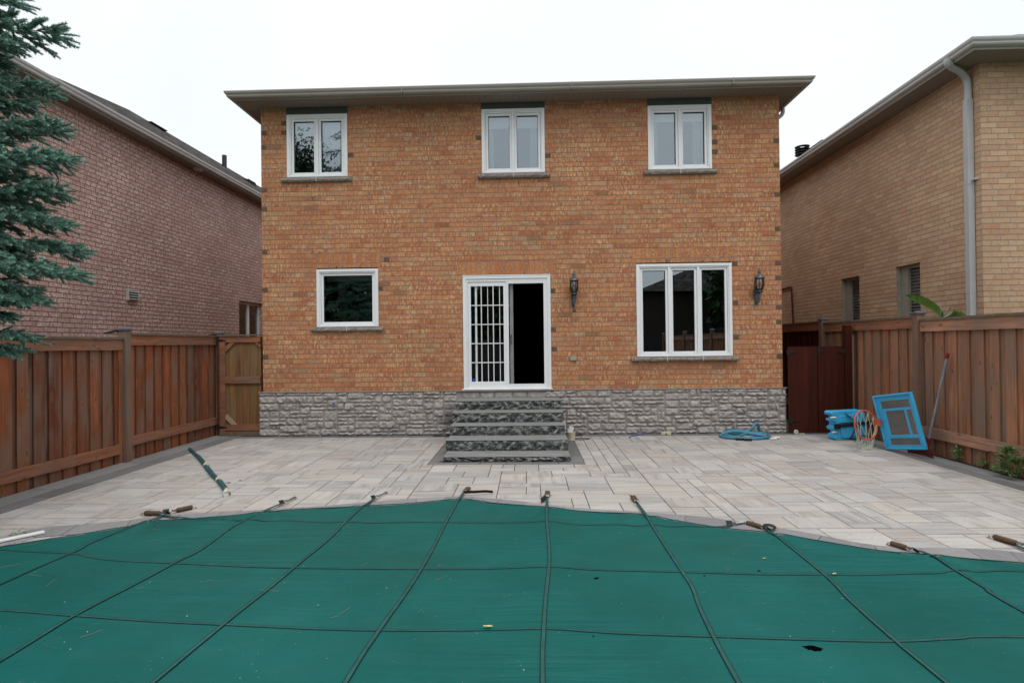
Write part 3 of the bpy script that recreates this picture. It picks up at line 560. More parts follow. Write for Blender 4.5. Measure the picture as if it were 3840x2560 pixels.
# ------------------------------------------------------------------ walls with openings
def cuts(vals): return sorted(set(round(v, 5) for v in vals))
def wall(mb, axis, at, u0, u1, z0, z1, ops, depth, inner=True):
    # axis 'y': wall at Y=at spanning X=u; axis 'x': wall at X=at spanning Y=u; depth signed into the house
    def P(u, z, d=0.0): return (u, at+d, z) if axis == 'y' else (at+d, u, z)
    us = cuts([u0, u1] + [o for q in ops for o in q[:2]]); zs = cuts([z0, z1] + [o for q in ops for o in q[2:4]])
    for i in range(len(us)-1):
        for j in range(len(zs)-1):
            cu, cz = (us[i]+us[i+1])/2, (zs[j]+zs[j+1])/2
            if any(q[0] < cu < q[1] and q[2] < cz < q[3] for q in ops): continue
            for d in ((0.0, depth) if inner else (0.0,)):
                mb.quad(P(us[i], zs[j], d), P(us[i+1], zs[j], d), P(us[i+1], zs[j+1], d), P(us[i], zs[j+1], d))
    for a, b_, c, d_ in [q[:4] for q in ops]:
        for (p, q) in (((a, c), (b_, c)), ((b_, c), (b_, d_)), ((b_, d_), (a, d_)), ((a, d_), (a, c))):
            mb.quad(P(*p), P(*q), P(*q, depth), P(*p, depth))
def gutter(x0, x1, y0, y1, z, prof, mat, parent, name='gutter'):
    mb = MB(); n = len(prof); vs = []
    for d, dz in prof:
        vs += [(x0-d, y0-d, z+dz), (x1+d, y0-d, z+dz), (x1+d, y1+d, z+dz), (x0-d, y1+d, z+dz)]
    fs = [(i*4+j, i*4+(j+1) % 4, ((i+1) % n)*4+(j+1) % 4, ((i+1) % n)*4+j) for i in range(n) for j in range(4)]
    mb.add(vs, fs); return mb.build(name, mat, parent)
GP = [(0, 0), (.075, 0), (.088, .018), (.090, .040), (.112, .062), (.120, .085), (.120, .102), (.112, .105), (.106, .098), (.106, .085), (.0, .07)]
def hip(mb, x0, x1, y0, y1, z, p, ridge_x=None, py=None, hx=None):
    # hip roof, ridge along Y
    cx = (x0+x1)/2; h = (x1-x0)/2*p; r = hx if hx else (x1-x0)/2
    A, B, C_, D = (x0, y0, z), (x1, y0, z), (x1, y1, z), (x0, y1, z); E_, F_ = (cx, y0+r, z+h), (cx, y1-(x1-x0)/2, z+h)
    mb.add([A, B, C_, D, E_, F_], [(0, 1, 4), (1, 2, 5, 4), (2, 3, 5), (3, 0, 4, 5), (3, 2, 1, 0)])

# ------------------------------------------------------------------ the main house
YW = 10.14; XL, XR = -4.965, 4.60
H = thing('brick_house', (0, YW, 0), 'two storey orange brick house with white windows and a stone base', 'house')
OPS = dict(A=(-4.4725, -3.3285, 4.812, 5.985), B=(-0.8271, .3383, 4.812, 6.0), C=(2.2215, 3.3789, 4.812, 5.99), D=(-3.936, -2.776, 2.015, 3.093), E=(-1.206, .411, .839, 2.925), F=(1.976, 3.707, 1.40, 3.096))
mb = MB(); wall(mb, 'y', YW, XL, XR, 0.0, 6.12, list(OPS.values()), 0.24, inner=False)
mb.quad((XL, YW, 0), (XL, 27, 0), (XL, 27, 6.12), (XL, YW, 6.12)); mb.quad((XR, YW, 0), (XR, 27, 0), (XR, 27, 6.12), (XR, YW, 6.12)); mb.quad((XL, 27, 0), (XR, 27, 0), (XR, 27, 6.12), (XL, 27, 6.12))
mb.build('wall', M['brick'], H)
mb = MB(); wall(mb, 'y', YW+.24, XL+.02, XR-.02, 0.0, 6.11, list(OPS.values()), 0.01, inner=False)
for a, b_, c, d in ((XL+.02, XR-.02, 0.02, 0.02), (XL+.02, XR-.02, 3.2, 3.2), (XL+.02, XR-.02, 6.1, 6.1)): mb.quad((a, YW+.24, c), (b_, YW+.24, c), (b_, 16, c), (a, 16, c))
for x in (XL+.02, XR-.02, -2.0, 1.4): mb.quad((x, YW+.245, 0.02), (x, 16, 0.02), (x, 16, 6.1), (x, YW+.245, 6.1))
mb.quad((XL+.02, 16, 0.02), (XR-.02, 16, 0.02), (XR-.02, 16, 6.1), (XL+.02, 16, 6.1)); mb.build('interior', M['interior'], H)
# soldier courses over the ground-floor openings
for k, ex in (('D', .03), ('E', .10), ('F', .06)):
    a, b_, c, d = OPS[k]; mb = MB(); mb.box(a-ex, b_+ex, YW-.004, YW+.05, d+.022, d+.022+.262); mb.build('lintel', M['soldier'], H)
    mb = MB(); mb.box(a+.01, b_-.01, YW-.002, YW+.05, d+.001, d+.021); mb.box(a+.32*(b_-a), a+.32*(b_-a)+.009, YW-.006, YW-.0045, d+.02, d+.065); mb.box(a+.70*(b_-a), a+.70*(b_-a)+.009, YW-.006, YW-.0045, d+.02, d+.065); mb.build('weep_slot', M['dark'], H)
mb = MB()
for x, z in ((-4.1, 4.66), (-.16, 4.64), (2.43, 4.66), (2.97, 4.67)): mb = MB(); mb.box(x, x+.009, YW-.003, YW+.02, z-.03, z+.03); mb.build('weep_hole', M['dark'], H)
mb = MB()
for x, z in ((-2.616,3.239),(-2.736,2.707),(0.45,2.605),(0.455,1.917),(0.465,1.573),(.395,5.147),(-.883,5.498),(-4.91,5.622),(-4.91,4.612),(-4.534,5.614),(-4.53,5.79),(-3.275,5.163),(3.435,5.53),(3.435,5.295),(3.435,5.096),(4.545,5.27),(4.545,4.849),(4.545,3.677),(3.77,3.064),(3.775,1.694),(4.545,3.092),(4.545,2.791),(4.545,2.254),(-4.91,5.4),(-4.91,4.2),(-4.91,3.4),(3.77,2.4),(4.545,2.0),(-4.91,2.7),(-4.91,1.5),(4.545,1.4),(4.545,4.3)):
    z = math.floor(z/.089)*.089+.010; mb = MB(); mb.box(x-.05, x+.05, YW-.003, YW+.03, z, z+.078); mb.build('dark_header', M['dark_brick'], H)
# stone base
mb = MB(); UW, UH = 0.064, 0.0675; X0s, X1s = -5.03, 4.655; ZT = 0.812
def rock(mb, x0, x1, z0, z1, y, amp, face='y', seed=None):
    nxs, nzs = max(4, int((x1-x0)/.026)), max(3, int((z1-z0)/.026)); g_ = .0028
    ph = [random.uniform(0, 6) for _ in range(6)]; tilt = random.uniform(-.3, .3); bulge = random.uniform(.7, 1.1)
    vs = []
    for j in range(nzs+1):
        for i in range(nxs+1):
            u, v = i/nxs, j/nzs; X = x0+g_+(x1-x0-2*g_)*u; Z = z0+g_+(z1-z0-2*g_)*v
            eu = min(u, 1-u)*(x1-x0); ev = min(v, 1-v)*(z1-z0); ed = min(eu, ev)
            k = min(1, ed/.013)**.5
            d = amp*k*(bulge + .40*math.sin(2+X*38+ph[0]+3*v)*math.cos(5*v+ph[1]+X*12) + .70*(random.random()-.5) + tilt*2*(v-.5))
            if ed < 1e-6: d = -.012; 
            q = y - d
            vs.append((X, q, Z) if face == 'y' else (q, X, Z))
    mb.add(vs, [(j*(nxs+1)+i, j*(nxs+1)+i+1, (j+1)*(nxs+1)+i+1, (j+1)*(nxs+1)+i) for j in range(nzs) for i in range(nxs)])
nxc, nyc = int(round((X1s-X0s)/UW)), 12; oc = np.zeros((nxc+12, nyc), bool)
for j in range(nyc):
    for i in range(nxc):
        if oc[i, j]: continue
        opt = []
        for a in range(1, 8):
            for hh in (1, 2, 3):
                if j+hh > nyc or oc[i:i+a, j:j+hh].any() or i+a > nxc: continue
                if hh == 3 and a > 5: continue
                wt = {1: 1.9, 2: 2.3, 3: .05}[hh]*{1: .05, 2: .5, 3: 1.3, 4: 2.0, 5: 2.0, 6: 1.4, 7: .8}[a]
                opt.append((a, hh, wt))
        a, hh, _ = random.choices(opt, [o[2] for o in opt])[0]; oc[i:i+a, j:j+hh] = True
        x0, x1 = X0s+i*UW, X0s+(i+a)*UW; z0, z1 = .002+j*UH, .002+(j+hh)*UH
        if -1.24 < (x0+x1)/2 < .44 and z1 > .73 : 
            continue
        rock(mb, x0, x1, z0, z1, YW-.035, random.uniform(.022, .038))
x = -1.24
while x < .40:
    w_ = random.choice((.36, .34, .26, .18)); w_ = min(w_, .44-x); rock(mb, x, x+w_, .66, .806, YW-.035, .012); x += w_
for sx, xx in ((-1, X0s+.03), (1, X1s-.03)):      # returns round the two corners
    z = 0.002
    while z < .80:
        hh = random.choice((UH, UH*2)); hh = min(hh, .812-z); y = YW-.03
        while y < 12.5:
            L = random.uniform(.15, .35); m2 = MB(); rock(m2, y, y+L, z, z+hh, 0, .03, 'x')
            mb.add([(xx + sx*(-p[0]) if sx > 0 else xx + p[0], p[1], p[2]) for p in m2.v], m2.f); y += L
        z += hh
base = mb.build('stone_base', M['stone'], H, smooth=True, sharp=38)
mb = MB(); mb.box(X0s+.02, X1s-.02, YW-.036, YW-.002, 0.0, ZT-.002); mb.box(X0s+.02, XL+.01, YW-.002, 12.5, 0, ZT-.002); mb.box(XR-.01, X1s-.02, YW-.002, 12.5, 0, ZT-.002)
mb.box(X0s, -1.21, YW-.062, YW-.003, ZT-.002, ZT+.012); mb.box(.415, X1s, YW-.062, YW-.003, ZT-.002, ZT+.012); mb.box(-1.25, .45, YW-.08, YW-.003, ZT-.004, ZT+.020); mb.build('base_mortar', M['mortar'], H)
# roof, soffit, gutter
ex = dict(x0=XL-.29, x1=XR+.27, y0=YW-.37, y1=27.4)
mb = MB(); z = 6.12; a, b_, c, d = ex['x0'], ex['x1'], ex['y0'], ex['y1']
mb.box(a, b_, c, YW+.25, z, z+.012); mb.box(a, XL+.03, YW+.25, d, z, z+.012); mb.box(XR-.03, b_, YW+.25, d, z, z+.012); mb.build('soffit', M['soffit'], H)
mb = MB(); mb.box(a-.012, b_+.012, c-.014, c, z-.012, z+.11); mb.box(a-.014, a, c, d, z-.012, z+.11); mb.box(b_, b_+.014, c, d, z-.012, z+.11); mb.build('fascia', M['gutter'], H)
gutter(a-.015, b_+.015, c-.015, d, z+.012, GP, M['gutter'], H)
mb = MB()
for x in (-2.2, .8, 3.6): mb.box(x, x+.012, c-.015-.123, c-.016, z+.012, z+.120)
mb.build('gutter_joint', M['gutter'], H)
mb = MB(); hip(mb, a-.02, b_+.02, c-.02, d, z+.085, .36); mb.build('roof', M['shingle'], H)
for k in 'ABC':
    q = OPS[k]; mb = MB(); mb.box(q[0]-.005, q[1]+.005, YW-.012, YW+.1, q[3]+.001, 6.119); mb.build('header_panel', M['fasciagreen'], H)
mb = MB(); yd = YW+.55; pth = smooth_path([(b_+.05, yd, 6.13), (b_+.05, yd, 6.03), (b_-.02, yd, 5.95), (XR+.09, yd, 5.89), (XR+.05, yd, 5.80), (XR+.05, yd, 5.6), (XR+.05, yd, .3)], 5); mb.tube(pth, .036, 10); mb.build('downspout', M['downspout'], H, smooth=True)
# windows
def ring(mb, x0, x1, z0, z1, l, r, bt, tp, ya, yb):
    mb.box(x0, x0+l, ya, yb, z0, z1); mb.box(x1-r, x1, ya, yb, z0, z1); mb.box(x0+l, x1-r, ya, yb, z0, z0+bt); mb.box(x0+l, x1-r, ya, yb, z1-tp, z1)
def window(parent, q, n, treat=None, yw=YW, bot=.05):
    x0, x1, z0, z1 = q; mb = MB(); ring(mb, x0+.002, x1-.002, z0+.002, z1-.002, .052, .052, .028, .05, yw-.022, yw+.11)
    ring(mb, x0+.054, x1-.054, z0+.03, z1-.052, .022, .022, .02, .025, yw-.008, yw+.11)
    xi0, xi1 = x0+.078, x1-.078; zi0, zi1 = z0+.052, z1-.079; W = (xi1-xi0)
    mw = .046
    for i in range(1, n): xm = xi0+W*i/n; mb.box(xm-mw/2, xm+mw/2, yw-.012, yw+.11, z0+.0305, z1-.0525)
    fr = mb.build('window', M['white'], parent, bevel=.004)
    for i in range(n):
        a = xi0+W*i/n + (mw/2 if i else 0)+.002; b_ = xi0+W*(i+1)/n - (mw/2 if i < n-1 else 0)-.002
        mb = MB(); ring(mb, a, b_, zi0, zi1, .042, .042, .042, .042, yw+.012, yw+.09); mb.build('sash', M['white'], fr, bevel=.004)
        mb = MB(); ring(mb, a+.0425, b_-.0425, zi0+.0425, zi1-.0425, .006, .006, .006, .006, yw+.035, yw+.05); mb.build('glazing_seal', M['dark'], fr)
        mb = MB(); mb.box(a+.04, b_-.04, yw+.052, yw+.058, zi0+.04, zi1-.04); mb.build('pane', M['glass'], fr)
    if treat: treat(fr, xi0, xi1, zi0, zi1)
    return fr
def drape(fr, xa, xb, z0, z1, y, amp=.012, per=.05, mat='curtain', nm='curtain'):
    mb = MB(); n = int((xb-xa)/.008); vs = []
    for i in range(n+1):
        x = xa+(xb-xa)*i/n; yy = y+amp*math.sin(2*PI*x/per)+amp*.4*math.sin(31*x); vs += [(x, yy, z0), (x, yy, z1)]
    mb.add(vs, [(2*i, 2*i+2, 2*i+3, 2*i+1) for i in range(n)]); mb.build(nm, M[mat], fr)
def blind(fr, xa, xb, z0, z1, y, nm='blind'):
    mb = MB(); z = z0
    while z < z1: mb.box(xa, xb, y, y+.018, z, min(z+.05, z1)-.006); z += .05
    mb.build(nm, M['blind'], fr)
def tA(fr, a, b_, c, d): blind(fr, a, (a+b_)/2-.03, d-.33, d, YW+.14); blind(fr, (a+b_)/2-.02, b_, d-.52, d, YW+.14)
def tB(fr, a, b_, c, d):
    blind(fr, a, b_, d-.22, d, YW+.16); drape(fr, a, a+.13, c, d-.1, YW+.22); drape(fr, b_-.20, b_, c, d-.1, YW+.22)
def tC(fr, a, b_, c, d):
    drape(fr, a, a+.16, c, d, YW+.20); drape(fr, b_-.2, b_, c, d, YW+.22); blind(fr, a, b_, d-.16, d, YW+.16)
def tD(fr, a, b_, c, d): blind(fr, a, b_, d-.11, d, YW+.35)
window(H, OPS['A'], 2, tA); window(H, OPS['B'], 2, tB); window(H, OPS['C'], 2, tC); window(H, OPS['D'], 1, tD); window(H, OPS['F'], 3)
SIL = [(-4.569, -3.243, 4.72, 4.797, 1), (-.905, .431, 4.718, 4.798, 1), (2.137, 3.458, 4.724, 4.798, 1), (-4.037, -2.686, 1.931, 2.004, 1), (1.872, 3.802, 1.320, 1.388, 2)]
for a, b_, c, d, nj in SIL:
    mb = MB(); n = int((b_-a)/.05); vs = []; yf = YW-.055
    for i in range(n+1):
        x = a+(b_-a)*i/n; r_ = lambda: random.uniform(-.007, .007)
        vs += [(x, YW+.02, c), (x, yf+.012+r_(), c+r_()*.6), (x, yf-.008+r_(), c+(d-c)*.35), (x, yf-.004+r_(), c+(d-c)*.7), (x, yf+.008+r_()*.5, d), (x, YW+.05, d+.008)]
    fs = [(i*6+k, (i+1)*6+k, (i+1)*6+k+1, i*6+k+1) for i in range(n) for k in range(5)] + [tuple(range(6))[::-1], tuple(range(n*6, n*6+6))]
    mb.add(vs, fs); s_ = mb.build('window_sill', M['sill'], H)
    mb = MB()
    for k in range(nj): x = a+(b_-a)*(k+1)/(nj+1); mb.box(x-.004, x+.004, yf-.013, YW+.04, c+.002, d+.010)
    mb.build('sill_joint', M['white_old'], s_)
# sliding door
x0, x1, z0, z1 = OPS['E']; mb = MB(); ring(mb, x0+.002, x1-.002, z0+.002, z1-.002, .058, .058, .02, .055, YW-.03, YW+.12); ring(mb, x0+.06, x1-.06, z0+.02, z1-.057, .03, .05, .03, .055, YW-.014, YW+.12)
mb.box(x0-.004, x1+.004, YW-.036, YW, z1-.006, z1+.012); mb.box(x0-.03, x1+.02, YW-.05, YW-.004, z0-.008, z0+.006)
door = mb.build('sliding_door', M['white'], H, bevel=.004)
zm0, zm1 = z0+.05, z1-.115
mb = MB(); ring(mb, x0+.092, -.405, zm0, zm1, .052, .052, .085, .075, YW+.0, YW+.04); mb.build('fixed_panel', M['white'], door, bevel=.004)
gx0, gx1, gz0, gz1 = x0+.145, -.458, zm0+.086, zm1-.076
mb = MB()
for x in (-.868, -.648): mb.box(x-.009, x+.009, YW+.012, YW+.026, gz0, gz1)
for k in range(1, 5): z = gz0+(gz1-gz0)*k/5; mb.box(gx0, gx1, YW+.0125, YW+.0255, z-.009, z+.009)
mb.build('grille', M['white_old'], door)
mb = MB(); mb.box(-.985, -.950, YW+.0265, YW+.0285, gz0, gz1); mb.box(-.757, -.743, YW+.0265, YW+.0285, gz0, gz1); mb.box(-.537, -.523, YW+.0265, YW+.0285, gz0, gz1); mb.build('inner_grille', M['panelgrey'], door)
mb = MB(); mb.box(gx0, gx1, YW+.030, YW+.035, gz0, gz1); mb.build('pane', M['glass'], door)
mb = MB(); mb.box(-1.0, -.945, YW+.060, YW+.085, gz0-.02, gz1+.02);  mb.box(-.345, -.282, YW+.06, YW+.10, zm0, zm1)
for k in range(1, 5): z = gz0+(gz1-gz0)*k/5; mb.box(-.945, -.345, YW+.061, YW+.074, z-.006, z+.006)
mb.build('open_panel', M['panelgrey'], door)
mb = MB(); ring(mb, -.408, .315, z0+.045, z1-.095, .045, .034, .045, .055, YW-.012, YW+.018); mb.build('screen_panel', M['white'], door, bevel=.004)
mb = MB(); mb.box(-.364, .282, YW-.002, YW+.001, z0+.09, z1-.15); mb.build('screen_mesh', M['bugscreen'], door)
mb = MB(); hp = [(-.325+.018*math.sin(t*PI) if 0 else -.322-.022*math.sin(t*PI), YW+.045, 1.84-.19*t) for t in np.linspace(0, 1, 9)]; mb.tube(hp, .007, 8); mb.box(-.325, -.305, YW+.046, YW+.06, 1.66, 1.84); mb.build('handle', M['greyscreen'], door, smooth=True)
mb = MB(); mb.box(gx0+.012, gx0+.062, YW+.026, YW+.029, gz0+.01, gz0+.055); mb.build('sticker', M['bluetape'], door)
mb = MB(); mb.box(.752, .872, YW-.028, YW-.001, 1.346, 1.432); mb.box(.758, .866, YW-.033, YW-.0285, 1.353, 1.425); ob = mb.build('outlet_cover', M['outlet'], H, bevel=.004)
# vent stub and pipes on stone base: small blue tap handle
mb = MB(); mb.tube([(-3.60, YW-.06, .60), (-3.60, YW-.11, .60)], .012, 8); mb.tube([(-3.625, YW-.11, .615), (-3.575, YW-.11, .59)], .011, 8); mb.build('garden_tap', M['bluetape'], H, smooth=True)

# ------------------------------------------------------------------ steps
ST = thing('stone_steps', (-.35, 9, 0), 'five dark rock faced stone steps rising to the sliding door', 'steps')
STP = [(7.80, .0, .064), (8.235, .066, .222), (8.675, .224, .372), (9.06, .374, .530), (9.48, .532, .684)]
for i, (yf, za, zb) in enumerate(STP):
    xc = (-.332, -.345, -.352, -.36, -.362)[i]; hw = .905+random.uniform(-.008, .008); x0, x1 = xc-hw, xc+hw; n = 70; m = 7; mb = MB(); vs = []
    yb = YW-.07 if i == 4 else STP[i+1][0]+.12
    ph = [random.uniform(0, 9) for _ in range(8)]
    def dsp(u, v, k): return .010*math.sin(u*31+ph[0]+2*math.sin(v*6+ph[1]))+.009*math.sin(u*57+ph[2]+v*5)+.008*math.sin(u*13+ph[3])*math.cos(v*7+ph[4])+random.uniform(-.006, .006)
    for j in range(m+1):
        for q in range(n+1):
            u, v = q/n, j/m; pin = 1 if 0 < j < m else .3; f = -dsp(u*1.8, v, 0)*pin - (.012*math.sin(v*PI)) + (.006 if j == m else 0)
            vs.append((x0+(x1-x0)*u, yf+f, za+(zb-za)*v))
    mb.add(vs, [(j*(n+1)+q, j*(n+1)+q+1, (j+1)*(n+1)+q+1, (j+1)*(n+1)+q) for j in range(m) for q in range(n)])
    for sx, xx in ((-1, x0), (1, x1)):
        vs = []; n2 = 12
        for j in range(m+1):
            for q in range(n2+1):
                v = j/m; k = dsp(q/n2, v, 1)*(0 if q == 0 else 1)*.8; vs.append((xx+sx*(k+.008*math.sin(v*PI))*(0 if q == 0 else 1), yf+(.006 if j == m else 0)+(yb-yf)*q/n2 if q else vs_front(yf, j) if False else yf+(yb-yf)*q/n2, za+(zb-za)*v))
        mb.add(vs, [(j*(n2+1)+q, j*(n2+1)+q+1, (j+1)*(n2+1)+q+1, (j+1)*(n2+1)+q) for j in range(m) for q in range(n2)])
    mb.build('riser', M['riser'], ST, smooth=True, sharp=50)
    mb = MB(); pts = []
    for q in range(41): u = q/40; pts.append((x0-.004+(x1-x0+.008)*u, yf-.008+random.uniform(-.006, .004), zb+.001))
    pts += [(x1+.004, yb, zb+.001), (x0-.004, yb, zb+.001)]; mb.prism(pts, (0, 0, .004)); mb.build('tread', M['tread'], ST)

# ------------------------------------------------------------------ neighbour houses
NL = thing('brick_house', (-8.45, 8.7, 0), 'pinkish mottled brick house with grey gutter, left of the orange house', 'house')
mb = MB(); wall(mb, 'x', -8.45, 8.70, 30, -.1, 6.18, [(15.84, 17.25, 1.6, 3.03)], -.2, inner=False); wall(mb, 'y', 8.70, -18, -8.45, -.1, 6.18, [], .2, inner=False); mb.build('wall', M['brick_pink'], NL)
mb = MB(); mb.box(-8.72, -8.66, 15.8, 17.3, 1.5, 3.1); mb.build('interior', M['interior'], NL)
mb = MB()
for a, b_ in ((15.84, 15.93), (16.5, 16.6), (17.15, 17.25)): mb.box(-8.60, -8.54, a, b_, 1.6, 3.03)
mb.box(-8.601, -8.541, 15.84, 17.25, 2.95, 3.029); f_ = mb.build('window', M['white_old'], NL); mb = MB(); mb.box(-8.585, -8.58, 15.93, 17.15, 1.6, 2.95); mb.build('pane', M['glass'], f_)
mb = MB(); mb.box(-8.44, -8.12, 8.721, 30, 6.17, 6.18); mb.box(-18, -8.12, 8.34, 8.72, 6.17, 6.18); mb.build('soffit', M['soffit_grey'], NL)
mb = MB(); mb.box(-8.135, -8.12, 8.33, 30, 6.15, 6.26); mb.box(-18, -8.12, 8.325, 8.34, 6.15, 6.26); mb.build('fascia', M['gutter_grey'], NL); gutter(-18, -8.12, 8.325, 30, 6.178, GP, M['gutter_grey'], NL)
mb = MB(); hip(mb, -18.3, -8.08, 8.36, 32, 6.25, .655, hx=9.5); mb.build('roof', M['shingle'], NL)
mb = MB(); mb.box(-12.7, -12.45, 17.9, 18.5, 8.9, 9.14); mb.box(-12.78, -12.38, 17.8, 18.6, 9.14, 9.17); mb.build('roof_vent', M['shingle'], NL)
mb = MB(); mb.box(-11.7, -11.45, 22.3, 22.9, 8.3, 8.60); mb.build('roof_vent', M['shingle'], NL)
mb = MB(); mb.tube([(-12.4, 22.2, 8.8), (-12.4, 22.2, 9.55)], .09, 12); mb.build('vent_pipe', M['blackpole'], NL, smooth=True)
mb = MB(); mb.box(-8.449, -8.40, 11.33, 11.63, 2.68, 2.915)
for k in range(4): z = 2.705+k*.05; mb.obox((-8.385, 11.48, z+.012), (.8, 0, -.5), (0, 1, 0), (.5, 0, .8), .022, .135, .004)
f_ = mb.build('wall_vent', M['vent'], NL); mb = MB(); mb.box(-8.3995, -8.397, 11.35, 11.61, 2.70, 2.895); mb.build('vent_opening', M['dark'], f_)
mb = MB(); mb.lathe((-8.27, 13.6, 6.12), [(0, 0), (.10, 0), (.12, .05)], 14); mb.build('soffit_light', M['vent'], NL, smooth=True)
NR = thing('brick_house', (7.2, 8.93, 0), 'tan yellow brick house with pale downspout, right of the orange house', 'house')
mb = MB(); WR = [(12.19, 12.88, 1.7, 3.06), (10.33, 10.99, 1.7, 3.075)]; wall(mb, 'x', 7.2, 8.93, 30, -.1, 6.03, WR, .22, inner=False); wall(mb, 'y', 8.93, 7.2, 18, -.1, 6.03, [], .2, inner=False); mb.build('wall', M['brick_tan'], NR)
for a, b_, c, d in WR:
    mb = MB(); mb.box(7.196, 7.23, a-.12, b_+.12, d+.012, d+.27); mb.build('lintel', M['brick_tan'], NR)
    mb = MB(); mb.box(7.30, 7.36, a, a+.06, c, d); mb.box(7.30, 7.36, b_-.06, b_, c, d); mb.box(7.30, 7.36, a+.06, b_-.06, d-.06, d); mb.box(7.225, 7.297, b_-.006, b_-.002, c, d); mb.box(7.29, 7.35, b_-.2, b_-.06, c, d-.06); f_ = mb.build('window', M['outlet'], NR)
    mb = MB(); z = c
    while z < d-.1: mb.obox((7.375, (a+b_)/2-.03, z+.03), (.75, 0, -.6), (0, 1, 0), (.6, 0, .75), .028, (b_-a)/2-.1, .004); z += .062
    mb.build('shutter', M['shutter'], f_); mb = MB(); mb.box(7.43, 7.47, a-.05, b_+.05, c-.05, d+.05); mb.build('interior', M['interior'], f_)
mb = MB(); mb.box(6.77, 7.22, 8.49, 30, 6.025, 6.035); mb.box(7.22, 18, 8.49, 8.95, 6.025, 6.035); mb.build('soffit', M['soffit_grey'], NR)
mb = MB(); mb.box(6.757, 6.77, 8.477, 30, 6.01, 6.12); mb.box(6.77, 18, 8.477, 8.49, 6.01, 6.12); mb.build('fascia', M['gutter_grey'], NR); gutter(6.757, 18, 8.477, 30, 6.045, GP, M['gutter_grey'], NR)
mb = MB(); hip(mb, 6.65, 17.5, 8.4, 30, 6.12, .55); mb.build('roof', M['shingle'], NR)
mb = MB(); pth = smooth_path([(6.69, 8.90, 6.09), (6.70, 8.905, 6.03), (6.77, 8.94, 5.98), (6.93, 9.01, 5.95), (7.07, 9.08, 5.90), (7.14, 9.10, 5.78), (7.14, 9.10, 5.4)], 5); mb.tube(pth, [.060 if i < 8 else .050 for i in range(31)], 12)
mb.box(7.093, 7.187, 9.055, 9.145, 0, 5.52); mb.box(7.09, 7.19, 9.052, 9.148, 4.15, 4.17); mb.box(7.14, 7.198, 8.98, 9.06, 4.20, 4.23); mb.box(7.09, 7.19, 9.052, 9.148, 2.4, 2.415); mb.build('downspout', M['downspout'], NR)
mb = MB(); mb.box(7.5, 7.8, 14.2, 15.0, 6.35, 6.70); mb.box(7.45, 7.85, 14.1, 15.1, 6.70, 6.73); mb.build('roof_vent', M['shingle'], NR)
mb = MB(); mb.tube([(7.95, 16.1, 6.5), (7.95, 16.1, 7.15)], .11, 14)
for k in range(4): mb.lathe((7.95, 16.1, 7.0+.075*k), [(.10, 0), (.20, .02), (.20, .03), (.10, .045)], 16)
mb.build('chimney', M['blackpole'], NR, smooth=True)
mb = MB(); mb.tube([(7.17, 15.9, 3.12), (7.17, 15.25, 3.15), (7.17, 15.22, 3.12), (7.17, 15.13, 1.9)], .022, 8); mb.build('conduit', M['shovelblade'], NR)

# ------------------------------------------------------------------ fences and gates
def fence_boards(X, side, ya, yb, z0, z1, pitch=.215, face=.15, mat='wood_L'):
    # board on board: front boards over recessed ones, side=+1 when the yard lies towards +X
    mb = MB(); y = ya
    while y < yb-.02:
        p = pitch*random.uniform(.94, 1.06); f_ = face*random.uniform(.93, 1.05); dz = random.uniform(-.012, .0)
        e = min(y+f_, yb); mb.box(*sorted((X, X+side*.018)), y, e, z0, z1+dz)
        if y+f_ < yb: mb.box(*sorted((X-side*.022, X-side*.004)), y+f_-.045, min(y+p+.045, yb), z0, z1)
        y += p
    return mb
FL = thing('wooden_fence', (-5.95, 3, 0), 'reddish brown board on board fence along the left of the patio', 'fence')
PL = [-3.6, -1.0, 1.9, 4.9, 7.92, 10.42, 13.1]; x = -5.95
for i in range(len(PL)-1):
    a, b_ = PL[i]+.055, PL[i+1]-.055; zt = 1.805 if i < 4 else 1.875
    fence_boards(x-.03, 1, a, b_, -.03, zt-.03).build('board_panel', M['wood_L'], FL)
    mb = MB(); mb.box(x-.011, x+.028, a, b_, zt-.165, zt-.018); mb.build('top_rail', M['wood_Lh'], FL); mb = MB(); mb.box(x-.07, x+.05, a-.03, b_+.02, zt-.016, zt+.016); mb.build('cap_rail', M['cap'], FL)
    zb = .15 if i < 4 else .215
    mb = MB(); mb.obox((x+.008, (a+b_-.03)/2, zb+.06), (1, 0, 0), (0, 1, -.006), (0, .006, 1), .019, (b_-a)/2-.04, .068); mb.build('bottom_rail', M['wood_Lh'], FL)
    mb = MB(); mb.box(x-.011, x+.01, a, a+.06, -.03, zt-.166); mb.build('trim_board', M['wood_L'], FL); mb = MB(); mb.box(x-.011, x+.01, b_-.06, b_, -.03, zt-.166); mb.build('trim_board', M['wood_L'], FL)
def post(x, y, h, parent, r=.05, mat='post', solar=0, cap=True):
    mb = MB(); mb.box(x-r, x+r, y-r, y+r, -.05, h); p = mb.build('post', M[mat], parent, bevel=.004)
    if cap:
        mb = MB(); mb.box(x-r-.02, x+r+.02, y-r-.02, y+r+.02, h, h+.022); mb.add([(x-r-.02, y-r-.02, h+.022), (x+r+.02, y-r-.02, h+.022), (x+r+.02, y+r+.02, h+.022), (x-r-.02, y+r+.02, h+.022), (x, y, h+.05)], [(0, 1, 4), (1, 2, 4), (2, 3, 4), (3, 0, 4)]); mb.build('cap', M['capgrey'], p)
    if solar:
        mb = MB(); mb.obox((x+solar*.17, y-.02, h-.02), (.97, 0, .22), (0, 1, 0), (-.22, 0, .97), .09, .05, .008); mb.tube([(x+solar*.05, y, h-.01), (x+solar*.11, y, h-.02)], .018, 8); mb.build('solar_lamp', M['solar'], p)
for y in PL: post(x+.012, y, 1.925 if y < 10 else 1.92, FL, r=.058, solar=(-1 if y in (7.92, 10.42) else 0))
